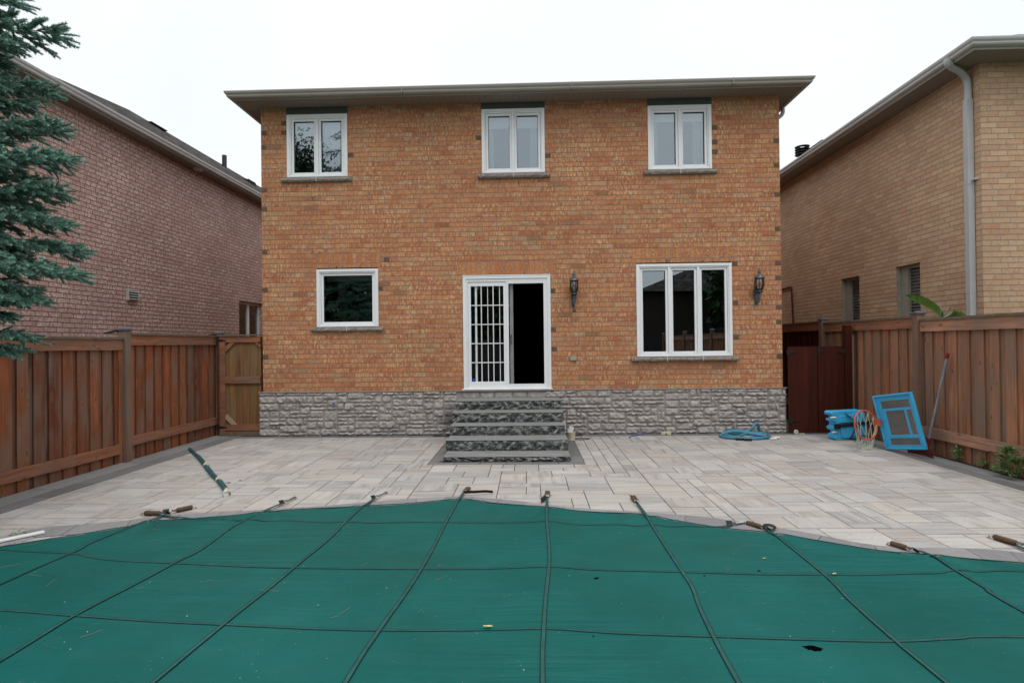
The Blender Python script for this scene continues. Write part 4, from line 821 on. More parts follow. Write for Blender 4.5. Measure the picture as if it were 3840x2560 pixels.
FR_ = thing('wooden_fence', (5.81, 3, 0), 'weathered brown board on board fence along the right of the patio', 'fence')
PR = [-3.6, -.4, 2.7, 5.6, 8.43, 11.1, 13.9, 16.6]; x = 5.85; ZR = [1.93, 1.93, 1.94, 1.95, 2.005, 2.04, 2.06]
for i in range(len(PR)-1):
    a, b_ = PR[i]+.055, PR[i+1]-.055; zt = ZR[i]
    fence_boards(x+.03, -1, a, b_, -.05, zt-.03, pitch=.232, face=.145).build('board_panel', M['wood_R'] if i < 5 else M['darkred'], FR_)
    mb = MB(); mb.box(x-.028, x+.011, a, b_, zt-.175, zt-.022); mb.build('top_rail', M['wood_Rh'] if i < 4 else M['wood_Lh'], FR_); mb = MB(); mb.box(x-.05, x+.07, a-.03, b_+.02, zt-.02, zt+.014); mb.build('cap_rail', M['cap'], FR_)
    mb = MB(); mb.obox((x-.008, (a+b_)/2, .315 if i < 3 else (.30 if i == 3 else .30)), (1, 0, 0), (0, 1, 0), (0, 0, 1), .019, (b_-a)/2-.01, .075); mb.build('bottom_rail', M['wood_Rh'], FR_)
for y in PR: post(x-.012, y, 2.04 if y < 9 else 2.07, FR_, r=.06)
GL = thing('wooden_gate', (-5.37, 10.16, 0), 'tan board garden gate with brown frame beside the stone base', 'gate')
y0 = 10.17; xa, xb = -5.80, -5.03; mb = MB(); x = xa+.1
mb = MB(); xx = xa+.02
while xx < xb: mb.box(xx, min(xx+.132, xb), y0+.03, y0+.05, .12, 1.84); xx += .136
mb.build('board_panel', M['gatewood'], GL)
mb = MB(); mb.box(xa, xa+.10, y0-.01, y0+.028, .09, 1.86); fr_ = mb.build('gate_stile', M['gateframe'], GL)
for z_ in ((1.755, 1.86), (.985, 1.115), (.10, .215)): mb = MB(); mb.box(xa+.101, xb, y0-.008, y0+.028, *z_); mb.build('gate_rail', M['gateframe'], GL)
mb = MB(); mb.obox((xa+.18, y0+.008, 1.69), (.7, 0, .7), (0, 1, 0), (-.7, 0, .7), .13, .012, .035); mb.obox((xb-.05, y0+.008, 1.72), (.7, 0, -.7), (0, 1, 0), (.7, 0, .7), .08, .012, .02); mb.build('corner_brace', M['gateframe'], GL)
mb = MB(); mb.obox((xa+.19, y0+.008, .285), (.7, 0, -.72), (0, 1, 0), (.72, 0, .7), .14, .012, .038); mb.build('corner_brace', M['palebrace'], GL)
mb = MB(); mb.box(xa-.02, xb, y0-.03, y0+.06, 1.875, 1.90); mb.build('gate_lintel', M['cap'], GL); mb = MB(); mb.box(xa-.01, xb, y0-.012, y0+.045, 0.0, .085); mb.build('gate_threshold', M['cap'], GL)
mb = MB()
for z_ in (1.79, .165): mb.prism([(xa-.06, y0-.018, z_-.06), (xa-.02, y0-.018, z_-.06), (xa-.02, y0-.018, z_-.022), (xa+.13, y0-.018, z_-.006), (xa+.13, y0-.018, z_+.006), (xa-.02, y0-.018, z_+.03), (xa-.02, y0-.018, z_+.06), (xa-.06, y0-.018, z_+.06)], (0, .007, 0))
mb.build('hinge', M['blackiron'], GL)
GR = thing('wooden_gate', (5.17, 10.0, 0), 'low dark red double gate between the orange house and the right fence', 'gate')
y0 = 10.02
for xa, xb in ((4.645, 5.158), (5.172, 5.635)):
    mb = MB(); xx = xa
    while xx < xb-.01: mb.box(xx+.001, min(xx+.172, xb)-.001, y0, y0+.03, .02, 1.555); xx += .172
    mb.box(xa+.002, xb-.002, y0-.003, y0-.0005, 1.545, 1.558); mb.build('gate_leaf', M['darkred'], GR)
mb = MB(); mb.box(5.645, 5.76, y0-.02, y0+.08, 0, 1.93); mb.build('gate_post', M['darkred'], GR); mb = MB(); mb.box(5.762, 5.79, y0-.03, y0-.01, .3, 1.75); mb.build('trim_strip', M['post'], GR)
for hx, s_, z_ in ((4.63, 1, 1.455), (5.645, -1, 1.46), (5.165, 1, 1.48), (4.66, 1, .245)):
    L = .15 if hx != 5.165 else .13; mb = MB()
    mb.prism([(hx-.01*s_, y0-.012, z_-.055), (hx+.03*s_, y0-.012, z_-.055), (hx+.03*s_, y0-.012, z_-.025), (hx+L*s_, y0-.012, z_-.007), (hx+L*s_, y0-.012, z_+.007), (hx+.03*s_, y0-.012, z_+.03), (hx+.03*s_, y0-.012, z_+.055), (hx-.01*s_, y0-.012, z_+.055)], (0, .007, 0)); mb.build('hinge', M['blackiron'], GR)
mb = MB(); mb.box(5.155, 5.178, y0-.014, y0-.004, 1.40, 1.55); mb.build('latch', M['blackiron'], GR)

# ------------------------------------------------------------------ wall lanterns
def lantern(cx, cz, lbl, bell):
    t = thing('wall_lantern', (cx, YW, cz), lbl, 'wall lamp', 'carriage lanterns on the brick wall')
    mb = MB(); bp = []
    zt, zb = cz+.02, cz-.33
    for i in range(20):
        a = 2*PI*i/20; bp.append((cx+.055*math.cos(a)*(1 if math.sin(a) > -.3 else .8), YW-.001, (zt+zb)/2+.175*math.sin(a)))
    mb.prism(bp, (0, -.022, 0)); mb.build('back_plate', M['metal_lamp'], t, bevel=.006)
    yl = YW-.155; mb = MB()
    mb.tube(smooth_path([(cx, YW-.02, cz-.26), (cx, YW-.07, cz-.285), (cx, YW-.12, cz-.25), (cx, yl, cz-.17), (cx, yl, cz-.11)], 5), [.016]*20+[.014], 8)
    for z_, r in ((-.125, .022), (-.165, .016), (-.20, .020), (-.235, .015), (-.275, .012)): mb.lathe((cx, yl, cz+z_), [(0, -r), (r*.7, -r*.7), (r, 0), (r*.7, r*.7), (0, r)], 12)
    mb.tube(smooth_path([(cx, YW-.02, cz-.10), (cx, YW-.06, cz-.06), (cx, YW-.10, cz-.11), (cx, yl, cz-.13)], 4), .009, 7); mb.build('arm', M['metal_lamp'], t, smooth=True)
    mb = MB(); mb.lathe((cx, yl, cz), [(0, -.115), (.045, -.11), (.062, -.098), (.05, -.085), (.045, -.07), (.056, -.055), (.058, -.045)], 18)
    for k in range(8):
        a = 2*PI*(k+.5)/8; mb.tube([(cx+r*math.cos(a), yl+r*math.sin(a), cz+z_) for r, z_ in ((.058, -.05), (.074, .0), (.080, .05), (.076, .10), (.068, .14))], .0055, 6)
    mb.lathe((cx, yl, cz), [(.060, .132), (.076, .135), (.078, .148), (.06, .15)], 18); mb.build('cage', M['lampdark'], t, smooth=True)
    mb = MB(); mb.lathe((cx, yl, cz), [(.052, -.045), (.067, .0), (.073, .05), (.069, .10), (.062, .138)], 24); mb.build('glass', M['lampglass'], t, smooth=True)
    mb = MB(); mb.tube([(cx, yl, cz-.04), (cx, yl, cz+.07)], .012, 10); mb.lathe((cx, yl, cz+.07), [(.012, 0), (.022, .02), (.014, .045), (0, .052)], 10); mb.build('bulb', M['whiteplastic'], t, smooth=True)
    mb = MB(); mb.lathe((cx, yl, cz), [(.07, .146), (.094, .150), (.090, .160), (.068, .185), (.052, .205), (.03, .215), (.022, .225), (.026, .24), (.030, .26), (.018, .285), (.010, .30), (.014, .312), (.006, .33), (0, .345)], 20); mb.build('roof_cap', M['metal_lamp'], t, smooth=True, sharp=60)
    if bell:
        mb = MB(); mb.tube([(cx, yl, cz-.28), (cx-.004, yl, cz-.315), (cx, yl, cz-.35)], .0045, 6); mb.lathe((cx, yl, cz-.42), [(.042, 0), (.038, .012), (.026, .03), (.017, .055), (.008, .07), (0, .075)], 16); mb.lathe((cx, yl, cz-.42), [(0, -.012), (.01, -.005), (.02, .0)], 10); mb.build('bell', M['rust'], t, smooth=True)
    return t
lantern(.832, 2.645, 'lantern with small hanging bell right of the sliding door', True)
lantern(4.14, 2.64, 'lantern without bell near the right corner of the brick wall', False)

# ------------------------------------------------------------------ items on the patio
t = thing('pool_hose', (3.72, 9.66, 0), 'coiled teal blue pool vacuum hose lying by the stone base', 'hose')
pts = []
def ell(cx, cy, rx, ry, a0, a1, n, z0, z1): return [(cx+rx*math.cos(a), cy+ry*math.sin(a), z0+(z1-z0)*k/(n-1)) for k, a in enumerate(np.linspace(a0, a1, n))]
pts += [(4.02, 9.47, .045)]
pts += [(3.80, 9.58, .075), (3.60, 9.78, .085), (3.42, 9.82, .05)]
pts += ell(3.72, 9.66, .41, .27, 2.6, 2.6+2*PI, 22, .027, .03)
pts += [(3.38, 9.62, .05), (3.50, 9.44, .05), (3.72, 9.62, .07), (3.95, 9.74, .06), (4.06, 9.66, .07), (3.98, 9.50, .07), (3.78, 9.64, .09), (3.60, 9.80, .09), (3.50, 9.90, .08), (3.58, 9.96, .075), (3.72, 9.93, .075), (3.86, 9.86, .07), (3.90, 9.82, .12), (3.97, 9.84, .20), (4.025, 9.86, .205), (4.05, 9.88, .12), (4.06, 9.90, .04), (4.0, 9.97, .03), (3.8, 10.0, .04)]
mb = MB(); mb.tube(smooth_path(pts, 6), .0245, 12); mb.build('tube', M['hose'], t, smooth=True)
mb = MB(); mb.box(3.47, 3.60, 9.36, 9.41, .002, .035); mb.tube([(3.58, 9.33, .02), (3.70, 9.31, .02)], .02, 8); mb.tube([(3.68, 9.33, .02), (3.72, 9.37, .02)], .014, 8); mb.build('coupling', M['rubber'], t, smooth=True)
mb = MB(); mb.obox((4.10, 9.42, .018), (.9, -.3, 0), (.3, .9, 0), (0, 0, 1), .055, .03, .012); mb.obox((4.19, 9.50, .022), (.85, -.4, 0), (.4, .85, 0), (0, 0, 1), .055, .025, .014); mb.build('fitting', M['whiteplastic'], t, bevel=.008)
mb = MB(); mb.tube([(3.74, 9.50, .02), (3.86, 9.52, .03), (3.95, 9.50, .02)], .02, 8); mb.build('blue_wrap', M['bluetape'], t, smooth=True)
t = thing('rolled_tube', (-4.2, 7.1, 0), 'thin dark teal tube with cream clamps lying across the left patio', 'tube')
pl = smooth_path([(-5.53, 8.80, .022), (-5.0, 8.15, .024), (-4.523, 7.54, .022), (-4.15, 7.05, .022), (-3.856, 6.696, .022), (-3.60, 6.36, .022), (-3.40, 6.07, .022)], 5)
mb = MB(); mb.tube(pl, .024, 10, flat=.9); mb.tube([p+Vector((.028, .012, -.006)) for p in pl[4:]], .014, 8); mb.build('tube', M['teal_tube'], t, smooth=True)
for cxy in ((-4.515, 7.53), (-3.86, 6.70), (-3.44, 6.13)):
    d = Vector((.6, -.8, 0)); c = Vector((cxy[0]+.008, cxy[1], .026)); mb = MB(); mb.tube([c-d*.035, c-d*.02, c+d*.02, c+d*.035], [.028, .034, .034, .028], 12); mb.obox(c+Vector((0, 0, .03)), d, (.8, .6, 0), (0, 0, 1), .022, .012, .01); mb.build('clamp', M['cream'], t, smooth=True)
mb = MB(); c = Vector((-3.395, 6.05, .028)); d = Vector((.6, -.8, 0)); mb.tube([c, c+d*.03], [.034, .034], 14, cap=False); mb.tube([c+d*.012, c+d*.014], [.03, .001], 12); mb.build('end_cap', M['whiteplastic'], t, smooth=True)
# bucket with papers
t = thing('plastic_tub', (.70, 9.44, 0), 'small cream plastic tub beside the stone steps', 'tub'); mb = MB(); mb.lathe((.70, 9.46, 0.003), [(0, 0), (.068, 0), (.074, .004), (.082, .135), (.086, .14), (.086, .146), (.079, .146), (.071, .01), (0, .01)], 24); mb.build('tub_body', M['cream'], t, smooth=True)
mb = MB(); mb.obox((.705, 9.47, .185), (.92, 0, -.30), (0, 1, 0), (.30, 0, .92), .045, .012, .055); o = tag(mb.build('paper_packet', M['paper']), 'white paper packet sticking out of the cream tub', 'packet')
mb = MB(); mb.obox((.60, 9.52, .25), (.96, 0, .05), (0, 1, 0), (-.05, 0, .96), .022, .006, .075); o = tag(mb.build('paper_tag', M['paper']), 'white slip standing upright between the tub and the steps', 'paper')
t = MB(); t.tube(smooth_path([(.63, 9.48, .14), (.64, 9.49, .21), (.67, 9.49, .20), (.69, 9.50, .12)], 5), .006, 6); t.tube(smooth_path([(.77, 9.52, .02), (.86, 9.50, .008), (.98, 9.54, .008), (1.04, 9.60, .008), (.99, 9.64, .008), (.88, 9.62, .01), (.78, 9.57, .02)], 6), .006, 6); tag(t.build('cable', M['rubber'], smooth=True), 'black cable looped on the paving beside the cream tub', 'cable')
t = thing('small_box', (2.45, 9.99, 0), 'small pale plastic box with arched opening at the foot of the stone base', 'box'); mb = MB(); ap = [(2.365, 9.97, .003), (2.43, 9.97, .003), (2.435, 9.97, .02), (2.448, 9.97, .028), (2.461, 9.97, .02), (2.466, 9.97, .003), (2.53, 9.97, .003), (2.535, 9.97, .055), (2.36, 9.97, .055)]; mb.prism(ap, (0, .07, 0)); mb.build('shell', M['cream'], t); mb = MB(); mb.box(2.43, 2.466, 9.985, 9.99, .003, .03); mb.build('opening', M['dark'], t)
mb = MB(); mb.tube(smooth_path([(1.748, 9.688, .008), (1.80, 9.80, .012), (1.879, 9.90, .008), (1.94, 9.97, .01), (2.06, 10.01, .008)], 5), .006, 6); mb.tube([(1.735, 9.70, .01), (1.75, 9.67, .01)], .012, 6); tag(mb.build('cord', M['bluetape'], smooth=True), 'short blue cord on the paving right of the steps', 'cord')
t = thing('round_fitting', (4.77, 9.95, 0), 'small cream ring fitting lying before the dark red gate', 'fitting'); mb = MB(); mb.tube([(4.735+.032*math.cos(a), 9.95, .042+.032*math.sin(a)) for a in np.linspace(0, 2*PI, 20)[:-1]], .008, 7, closed=True); mb.build('ring', M['whiteplastic'], t, smooth=True); mb = MB(); mb.lathe((0, 0, 0), [(0, 0), (.022, 0), (.02, .01)], 12); mb.v = [(4.735+p[0], 9.95-p[2], .052+p[1]) for p in mb.v]; mb.box(4.78, 4.88, 9.94, 9.965, .004, .018); mb.build('hub', M['cream'], t)
# kids basketball hoop on its side
t = thing('basketball_hoop', (5.5, 8.6, 0), 'toppled sky blue plastic basketball hoop lying by the right fence', 'basketball hoop')
O = Vector((5.404, 8.504, 0.006)); bv = Vector((.194, -.965, .175)).normalized(); sv = Vector((-.152, .147, .977))
sv = (sv - bv*sv.dot(bv)).normalized(); nv = sv.cross(bv).normalized()
if nv.x > 0: nv = -nv
BW, BH, TH = .682, .813, .045
def L3(u, v, w_): return O + bv*u + sv*v + nv*w_
def panel(mb, u0, u1, v0, v1, w0, w1): mb.add([L3(u0, v0, w0), L3(u1, v0, w0), L3(u1, v1, w0), L3(u0, v1, w0), L3(u0, v0, w1), L3(u1, v0, w1), L3(u1, v1, w1), L3(u0, v1, w1)], [(0, 3, 2, 1), (4, 5, 6, 7), (0, 1, 5, 4), (1, 2, 6, 5), (2, 3, 7, 6), (3, 0, 4, 7)])
mb = MB(); r = .035
r = .028
for a in ((0, BW, 0, r), (0, BW, BH-r, BH), (0, r, r, BH-r), (BW-r, BW, r, BH-r)): panel(mb, *a, -.012, .034)
rm = mb.build('board_rim', M['hoopblue'], t, bevel=.008)
mb = MB()
for a in [(r, BW-r, r, .065), (r, BW-r, .72, BH-r), (r, .105, .065, .165), (r, .105, .605, .72), (r, .15, .215, .57), (.60, BW-r, .065, .72), (r, .60, .165, .215), (r, .60, .57, .605), (.475, .51, .215, .57)]: panel(mb, *a, -.002, .008)
mb.build('board_grid', M['hoopblue'], t, bevel=.003)
mb = MB(); panel(mb, .1, BW-.05, .06, BH-.08, .0015, .0045); mb.build('clear_board', M['acrylic'], t)
mb = MB(); mb.obox(L3(.01, .41, .055), bv, sv, nv, .045, .05, .025); mb.build('bracket', M['hooporange'], t, bevel=.004)
RR = .19; RC = L3(.0, .41, .07) + nv*RR; ra, rb = sv, nv
mb = MB(); mb.tube([RC + (ra*math.cos(a)*1.14 + rb*math.sin(a))*RR for a in np.linspace(0, 2*PI, 41)[:-1]], .0115, 10, closed=True); rim = mb.build('rim', M['hooporange'], t, smooth=True)
mb = MB(); NS = 12; ns = ra.cross(rb).normalized()
if ns.x < 0: ns = -ns
rows = []
for lv in range(5):
    row = []
    for k in range(NS):
        a = 2*PI*(k+.5*(lv % 2))/NS; base_ = RC + (ra*math.cos(a)*1.14 + rb*math.sin(a))*RR
        tgt = Vector((RC.x-.04+.10*math.cos(a*1.0), RC.y+.08*math.sin(a), .0)); f_ = lv/4
        zt = max(.015, base_.z*(1-f_)**1.1 - .16*f_*(1 if base_.z > .16 else .6)); zt = max(.012+.03*random.random(), zt)
        p = Vector((base_.x+(tgt.x-base_.x)*f_*.75 + random.uniform(-.014, .014)*min(1, lv), base_.y+(tgt.y-base_.y)*f_*.75, zt)); row.append(p)
    rows.append(row)
for lv in range(4):
    for k in range(NS):
        for kk in ((k, (k+1) % NS) if lv % 2 else ((k-1) % NS, k)): 
            a, b_ = rows[lv][k], rows[lv+1][kk]; m_ = (a+b_)/2 + Vector((random.uniform(-.01, .01), 0, -.015)); mb.tube([a, m_, b_], .0038, 4)
mb.build('net', M['netcord'], t)
# weighted base lying on its side
mb = MB(); B0 = Vector((5.06, 9.30, 0.0)); bx = Vector((.955, .22, .0)).normalized(); by = Vector((-.22, .955, 0)).normalized(); bz = Vector((-.10, .0, .995)).normalized()
def prof(pts, w0, w1, mb, mat=None): mb.add([B0+bx*p[0]+bz*p[1]+by*w0 for p in pts] + [B0+bx*p[0]+bz*p[1]+by*w1 for p in pts], [tuple(range(len(pts))), tuple(range(len(pts), 2*len(pts)))[::-1]] + [(i, i+len(pts), (i+1) % len(pts)+len(pts), (i+1) % len(pts)) for i in range(len(pts))])
outl = [(.04, .0), (.56, .02), (.62, .06), (.66, .20), (.64, .44), (.60, .49), (.02, .485), (-.01, .46), (.0, .42), (.07, .40), (.07, .37), (.02, .36), (.0, .33), (.06, .30), (.06, .25), (.0, .22), (.01, .17), (.07, .16), (.07, .12), (.02, .10), (.01, .03)]
prof(outl, 0, .17, mb); bs = mb.build('base', M['hoopblue'], t, bevel=.012)
mb = MB(); prof([(.10, .285), (.60, .30), (.60, .45), (.42, .46), (.38, .42), (.14, .41)], -.02, -.0005, mb); prof([(.12, .05), (.20, .03), (.40, .06), (.60, .07), (.62, .22), (.12, .215)], -.02, -.0005, mb); mb.build('base_panel', M['hoopblue'], t, bevel=.012)
mb = MB(); mb.tube([B0+bx*-.01+bz*.24-by*.035, B0+bx*.80+bz*.30-by*.035], .022, 10); mb.tube([B0+bx*.70+bz*.29-by*.04, L3(.10, .41, -.05)], .019, 10); mb.box(5.06-.02, 5.06+.07, 9.25, 9.29, .20, .28); pole = mb.build('pole', M['blackpole'], t, smooth=True)
for c in ((.22, .455), (.27, .02)): mb = MB(); mb.tube([B0+bx*.42+bz*.27-by*.05, B0+bx*c[0]+bz*c[1]-by*.035], .009, 8); mb.build('brace', M['blackpole'], t, smooth=True)
for z_ in (.385, .14): mb = MB(); c = B0+bx*-.0+bz*z_-by*.0; mb.tube([c-bx*.035, c+bx*.055], .016, 12); mb.build('wheel', M['whiteplastic'], t, smooth=True)
# shovel
t = thing('snow_shovel', (5.56, 7.9, 0), 'snow shovel with grey handle and dirty red blade leaning on the right fence', 'shovel')
mb = MB(); A, B_ = Vector((5.65, 8.0, .20)), Vector((5.785, 7.80, 1.42)); mb.tube([A, B_], .017, 12); mb.build('handle', M['alum'], t, smooth=True)
d = (B_-A).normalized(); mb = MB(); mb.tube([B_-d*.03, B_+d*.045], .021, 12); mb.build('grip', M['shovelred'], t, smooth=True)
mb = MB(); mb.tube([A-d*.10, A+d*.06], .024, 10); mb.obox(A-d*.12+Vector((.03, 0, 0)), (.98, -.15, 0), (.15, .98, 0), (0, 0, 1), .05, .015, .02); mb.build('socket', M['shovelred'], t, smooth=True)
mb = MB(); vs = []; nU, nV = 12, 6; e1 = Vector((-.02, .50, 0)).normalized(); 
for j in range(nV+1):
    for i in range(nU+1):
        u, v = i/nU-.5, j/nV; p = Vector((5.56, 7.99, .012)) + Vector((.10, -.86, 0)).normalized()*u*.44 + Vector((-.22, -.05, 1)).normalized()*v*.13 + Vector((1, .1, 0))*(.05*math.cos(u*PI)-.03); vs.append(p)
k = len(vs); vs += [p+Vector((.004, 0, .002)) for p in vs]; fs = [(j*(nU+1)+i, j*(nU+1)+i+1, (j+1)*(nU+1)+i+1, (j+1)*(nU+1)+i) for j in range(nV) for i in range(nU)]; fs += [tuple(k+q for q in f)[::-1] for f in fs]; mb.add(vs, fs); mb.build('blade', M['shovelblade'], t, smooth=True)
mb = MB(); mb.obox((-4.47, 4.69, .022), (.62, .78, 0), (-.78, .62, 0), (0, 0, 1), .17, .032, .008); tag(mb.build('white_plank', M['white_old'], bevel=.003), 'white plank lying at the left edge of the pool cover', 'plank')

# ------------------------------------------------------------------ plants
def leaf_clump(mb, c, h, r, n, ll, rng):
    for _ in range(n):
        a = rng.uniform(0, 2*PI); rr = r*math.sqrt(rng.random()); z = h*rng.uniform(.1, 1); p = Vector((c[0]+rr*math.cos(a)*(1-.4*z/h), c[1]+rr*math.sin(a)*(1-.4*z/h), c[2]+z))
        d = Vector((math.cos(a), math.sin(a), rng.uniform(-.2, .9))).normalized(); s_ = d.cross(Vector((0, 0, 1))).normalized(); L = ll*rng.uniform(.6, 1.2); W = L*.26
        up = s_.cross(d)*L*.1; mb.add([p, p+d*L*.45+s_*W+up, p+d*L-up*.5, p+d*L*.45-s_*W+up, p+d*L*.5], [(0, 1, 4), (1, 2, 4), (2, 3, 4), (3, 0, 4)])
rng = random.Random(3)
for c, h, r, n, ll, lb in (((5.79, 7.66, 0), .19, .07, 50, .055, 'small green weed nearest the shovel at the foot of the right fence'), ((5.80, 7.27, 0), .12, .05, 26, .05, 'tiny green weed between two larger weeds by the right fence'), ((5.78, 6.74, 0), .34, .22, 200, .085, 'leafy green bush at the right edge below the right fence')):
    t = thing('weed', c, lb, 'plant', 'weeds along the right fence'); mb = MB(); leaf_clump(mb, c, h, r, n, ll, rng); mb.build('foliage', M['leaf'], t)
    mb = MB()
    for k in range(5): a = k*1.3; mb.tube([c, (c[0]+r*.3*math.cos(a), c[1]+r*.3*math.sin(a), h*.8)], .003, 5)
    mb.build('stem', M['leaf'], t)
t = thing('weed', (-4.56, 4.78, 0), 'small weed sprouting beside the white plank', 'plant'); mb = MB(); leaf_clump(mb, (-4.56, 4.78, .01), .06, .05, 12, .045, rng); mb.build('foliage', M['leaf'], t)
t = thing('banana_plant', (6.5, 8.75, 0), 'banana plant leaf rising above the right fence', 'plant')
mb = MB(); mb.tube([(6.5, 8.72, -.05), (6.5, 8.76, 1.2), (6.5, 8.80, 1.98)], [.06, .045, .02], 10); mb.build('stem', M['banana_pale'], t, smooth=True)
def bleaf(mb, path, wid, side=(0, 0, 1), jag=.0, both=True):
    Q = smooth_path(path, 8); n = len(Q); sd_ = Vector(side); vs = []
    for i, p in enumerate(Q):
        s_ = i/(n-1); W = wid*(math.sin(PI*min(1, s_*.93+.05))**.6)*(1-.25*s_); j_ = 1-jag*random.random()*(.5 if i % 3 else 1)
        t_ = (Q[min(i+1, n-1)]-Q[max(i-1, 0)]).normalized(); u = (sd_-t_*sd_.dot(t_)).normalized()
        vs += [p+u*W*j_, p+t_.cross(u)*.01, p-u*W*.25*(1 if both else 0)]
    mb.add(vs, [f for i in range(n-1) for f in ((i*3, i*3+1, i*3+4, i*3+3), (i*3+1, i*3+2, i*3+5, i*3+4))])
mb = MB(); bleaf(mb, [(6.5, 8.83, 1.97), (6.49, 9.0, 2.12), (6.48, 9.25, 2.25), (6.47, 9.45, 2.33), (6.46, 9.62, 2.40)], .13, (0, -.35, 1), .08); mb.build('leaf', M['banana'], t, smooth=True)
mb = MB(); bleaf(mb, [(6.5, 8.82, 1.95), (6.50, 8.66, 1.99), (6.50, 8.50, 2.01), (6.5, 8.38, 1.97)], .10, (0, .3, 1), .3); mb.build('leaf', M['banana'], t, smooth=True)
for pth, w_ in (([(6.48, 8.86, 2.04), (6.47, 8.82, 2.14), (6.46, 8.86, 2.22)], .045), ([(6.46, 8.78, 2.02), (6.45, 8.66, 2.09), (6.44, 8.60, 2.14)], .03), ([(6.46, 8.80, 1.98), (6.45, 8.62, 2.03), (6.44, 8.52, 2.10)], .035)):
    mb = MB(); bleaf(mb, pth, w_, (.2, .8, .6), .2); mb.build('leaf', M['banana_pale'], t, smooth=True)

# spruce
def needles_mesh(shoots, name, parent):
    """shoots: list of (start, dir, length, nneedles, nl)"""
    V = []; F = []; base = 0
    for s_, d, L, k, nl in shoots:
        d = np.array(d); s_ = np.array(s_); ref = np.array([0, 0, 1.0]) if abs(d[2]) < .9 else np.array([1.0, 0, 0])
        u = np.cross(d, ref); u /= np.linalg.norm(u); w_ = np.cross(d, u)
        tt = RNG.random(k)**.9*L; an = RNG.random(k)*2*np.pi; rad = np.cos(an)[:, None]*u + np.sin(an)[:, None]*w_
        fwd = RNG.uniform(.55, 1.0, k)[:, None]; nd = rad + d*fwd + np.array([0, 0, .18]); nd /= np.linalg.norm(nd, axis=1)[:, None]
        p = s_ + d*tt[:, None] + rad*.003; ln = nl*RNG.uniform(.75, 1.15, k)[:, None]*(1-.25*(tt/L))[:, None]
        sd_ = np.cross(nd, d); sd_ /= (np.linalg.norm(sd_, axis=1)[:, None]+1e-9); sd_ *= .0030
        tri = np.stack([p-sd_, p+sd_, p+nd*ln+sd_*.35, p+nd*ln-sd_*.35], 1).reshape(-1, 3); V.append(tri)
        F.append(np.arange(base, base+4*k).reshape(-1, 4)); base += 4*k
    V = np.concatenate(V); F = np.concatenate(F); o = np.array(ORG[parent.name]); V = V - o
    me = bpy.data.meshes.new(name); me.vertices.add(len(V)); me.vertices.foreach_set('co', V.ravel()); me.loops.add(F.size); me.loops.foreach_set('vertex_index', F.ravel().astype(np.int32))
    me.polygons.add(len(F)); me.polygons.foreach_set('loop_start', (np.arange(len(F))*4).astype(np.int32)); me.update(calc_edges=True); me.validate(); me.materials.append(M['needle'])
    ob = bpy.data.objects.new(name, me); COL.objects.link(ob); ob.parent = parent; return ob
TX, TY = -5.42, 4.45
SP = thing('spruce_tree', (TX, TY, 0), 'blue green spruce reaching in at the left edge of the yard', 'tree')
shoots = []; tw = MB(); limb = MB()
def shoot_poly(s_, d, L, dens, nl=.024):
    shoots.append((tuple(s_), tuple(d), L, int(dens*L), nl)); tw.tube([s_, s_+d*L*.5, s_+d*L*.97], [.010, .010, .004], 5)
def branch(root, tip, dens=520, detail=1.0, up=.0):
    root, tip = Vector(root), Vector(tip); ax = tip-root; L = ax.length; n = max(6, int(L/.10)); mid = (root+tip)/2 - Vector((0, 0, .06*L)); pts = [root, root*.5+mid*.5-Vector((0, 0, .01)), mid, tip*.6+mid*.4, tip]
    C_ = smooth_path(pts, 8); m = len(C_); limb.tube(C_, [max(.004, .022*(1-i/m)*L/1.5) for i in range(m)], 6)
    side = ax.cross(Vector((0, 0, 1))).normalized()
    step = .050/detail; s_ = .12*L
    i = 0
    while s_ < L*.99:
        f = s_/L; p = C_[min(m-1, int(f*(m-1)))]; t_ = (C_[min(m-1, int(f*(m-1))+1)]-C_[max(0, int(f*(m-1))-1)]).normalized()
        for sg in (-1, 1):
            ln = (.12+.62*(L-s_)**.85*.55)*random.uniform(.7, 1.15); ln = min(ln, .42)
            dr = (t_*random.uniform(.65, 1.0) + side*sg*random.uniform(.55, 1.0) + Vector((0, 0, random.uniform(-.35, .16)))).normalized()
            q0 = p; k = max(1, int(ln/.062/1.0)); 
            end = p + dr*ln; limb.tube([p, end], [.005, .002], 4)
            for j in range(k):
                q = p + dr*ln*(j+.6)/k
                for s2 in (-1, 1):
                    if random.random() < .9:
                        dd = (dr*random.uniform(.7, 1) + side*s2*random.uniform(-.2, .7)+ t_*s2*random.uniform(.0, .6) + Vector((0, 0, random.uniform(-.5, .35)))).normalized(); shoot_poly(q, dd, random.uniform(.06, .12), dens)
            shoot_poly(p+dr*ln*.82, dr, random.uniform(.10, .17), dens)
        if random.random() < .8: shoot_poly(p, (t_+Vector((0, 0, random.uniform(.2, .8)))+side*random.uniform(-.5, .5)).normalized(), random.uniform(.07, .12), dens)
        s_ += step*random.uniform(.8, 1.2); i += 1
    shoot_poly(C_[-2], (C_[-1]-C_[-3]).normalized(), .20, dens)
def W(px, py, Y):   # tip targets: where photographed branch ends stand in space
    return (0, 0, 0)
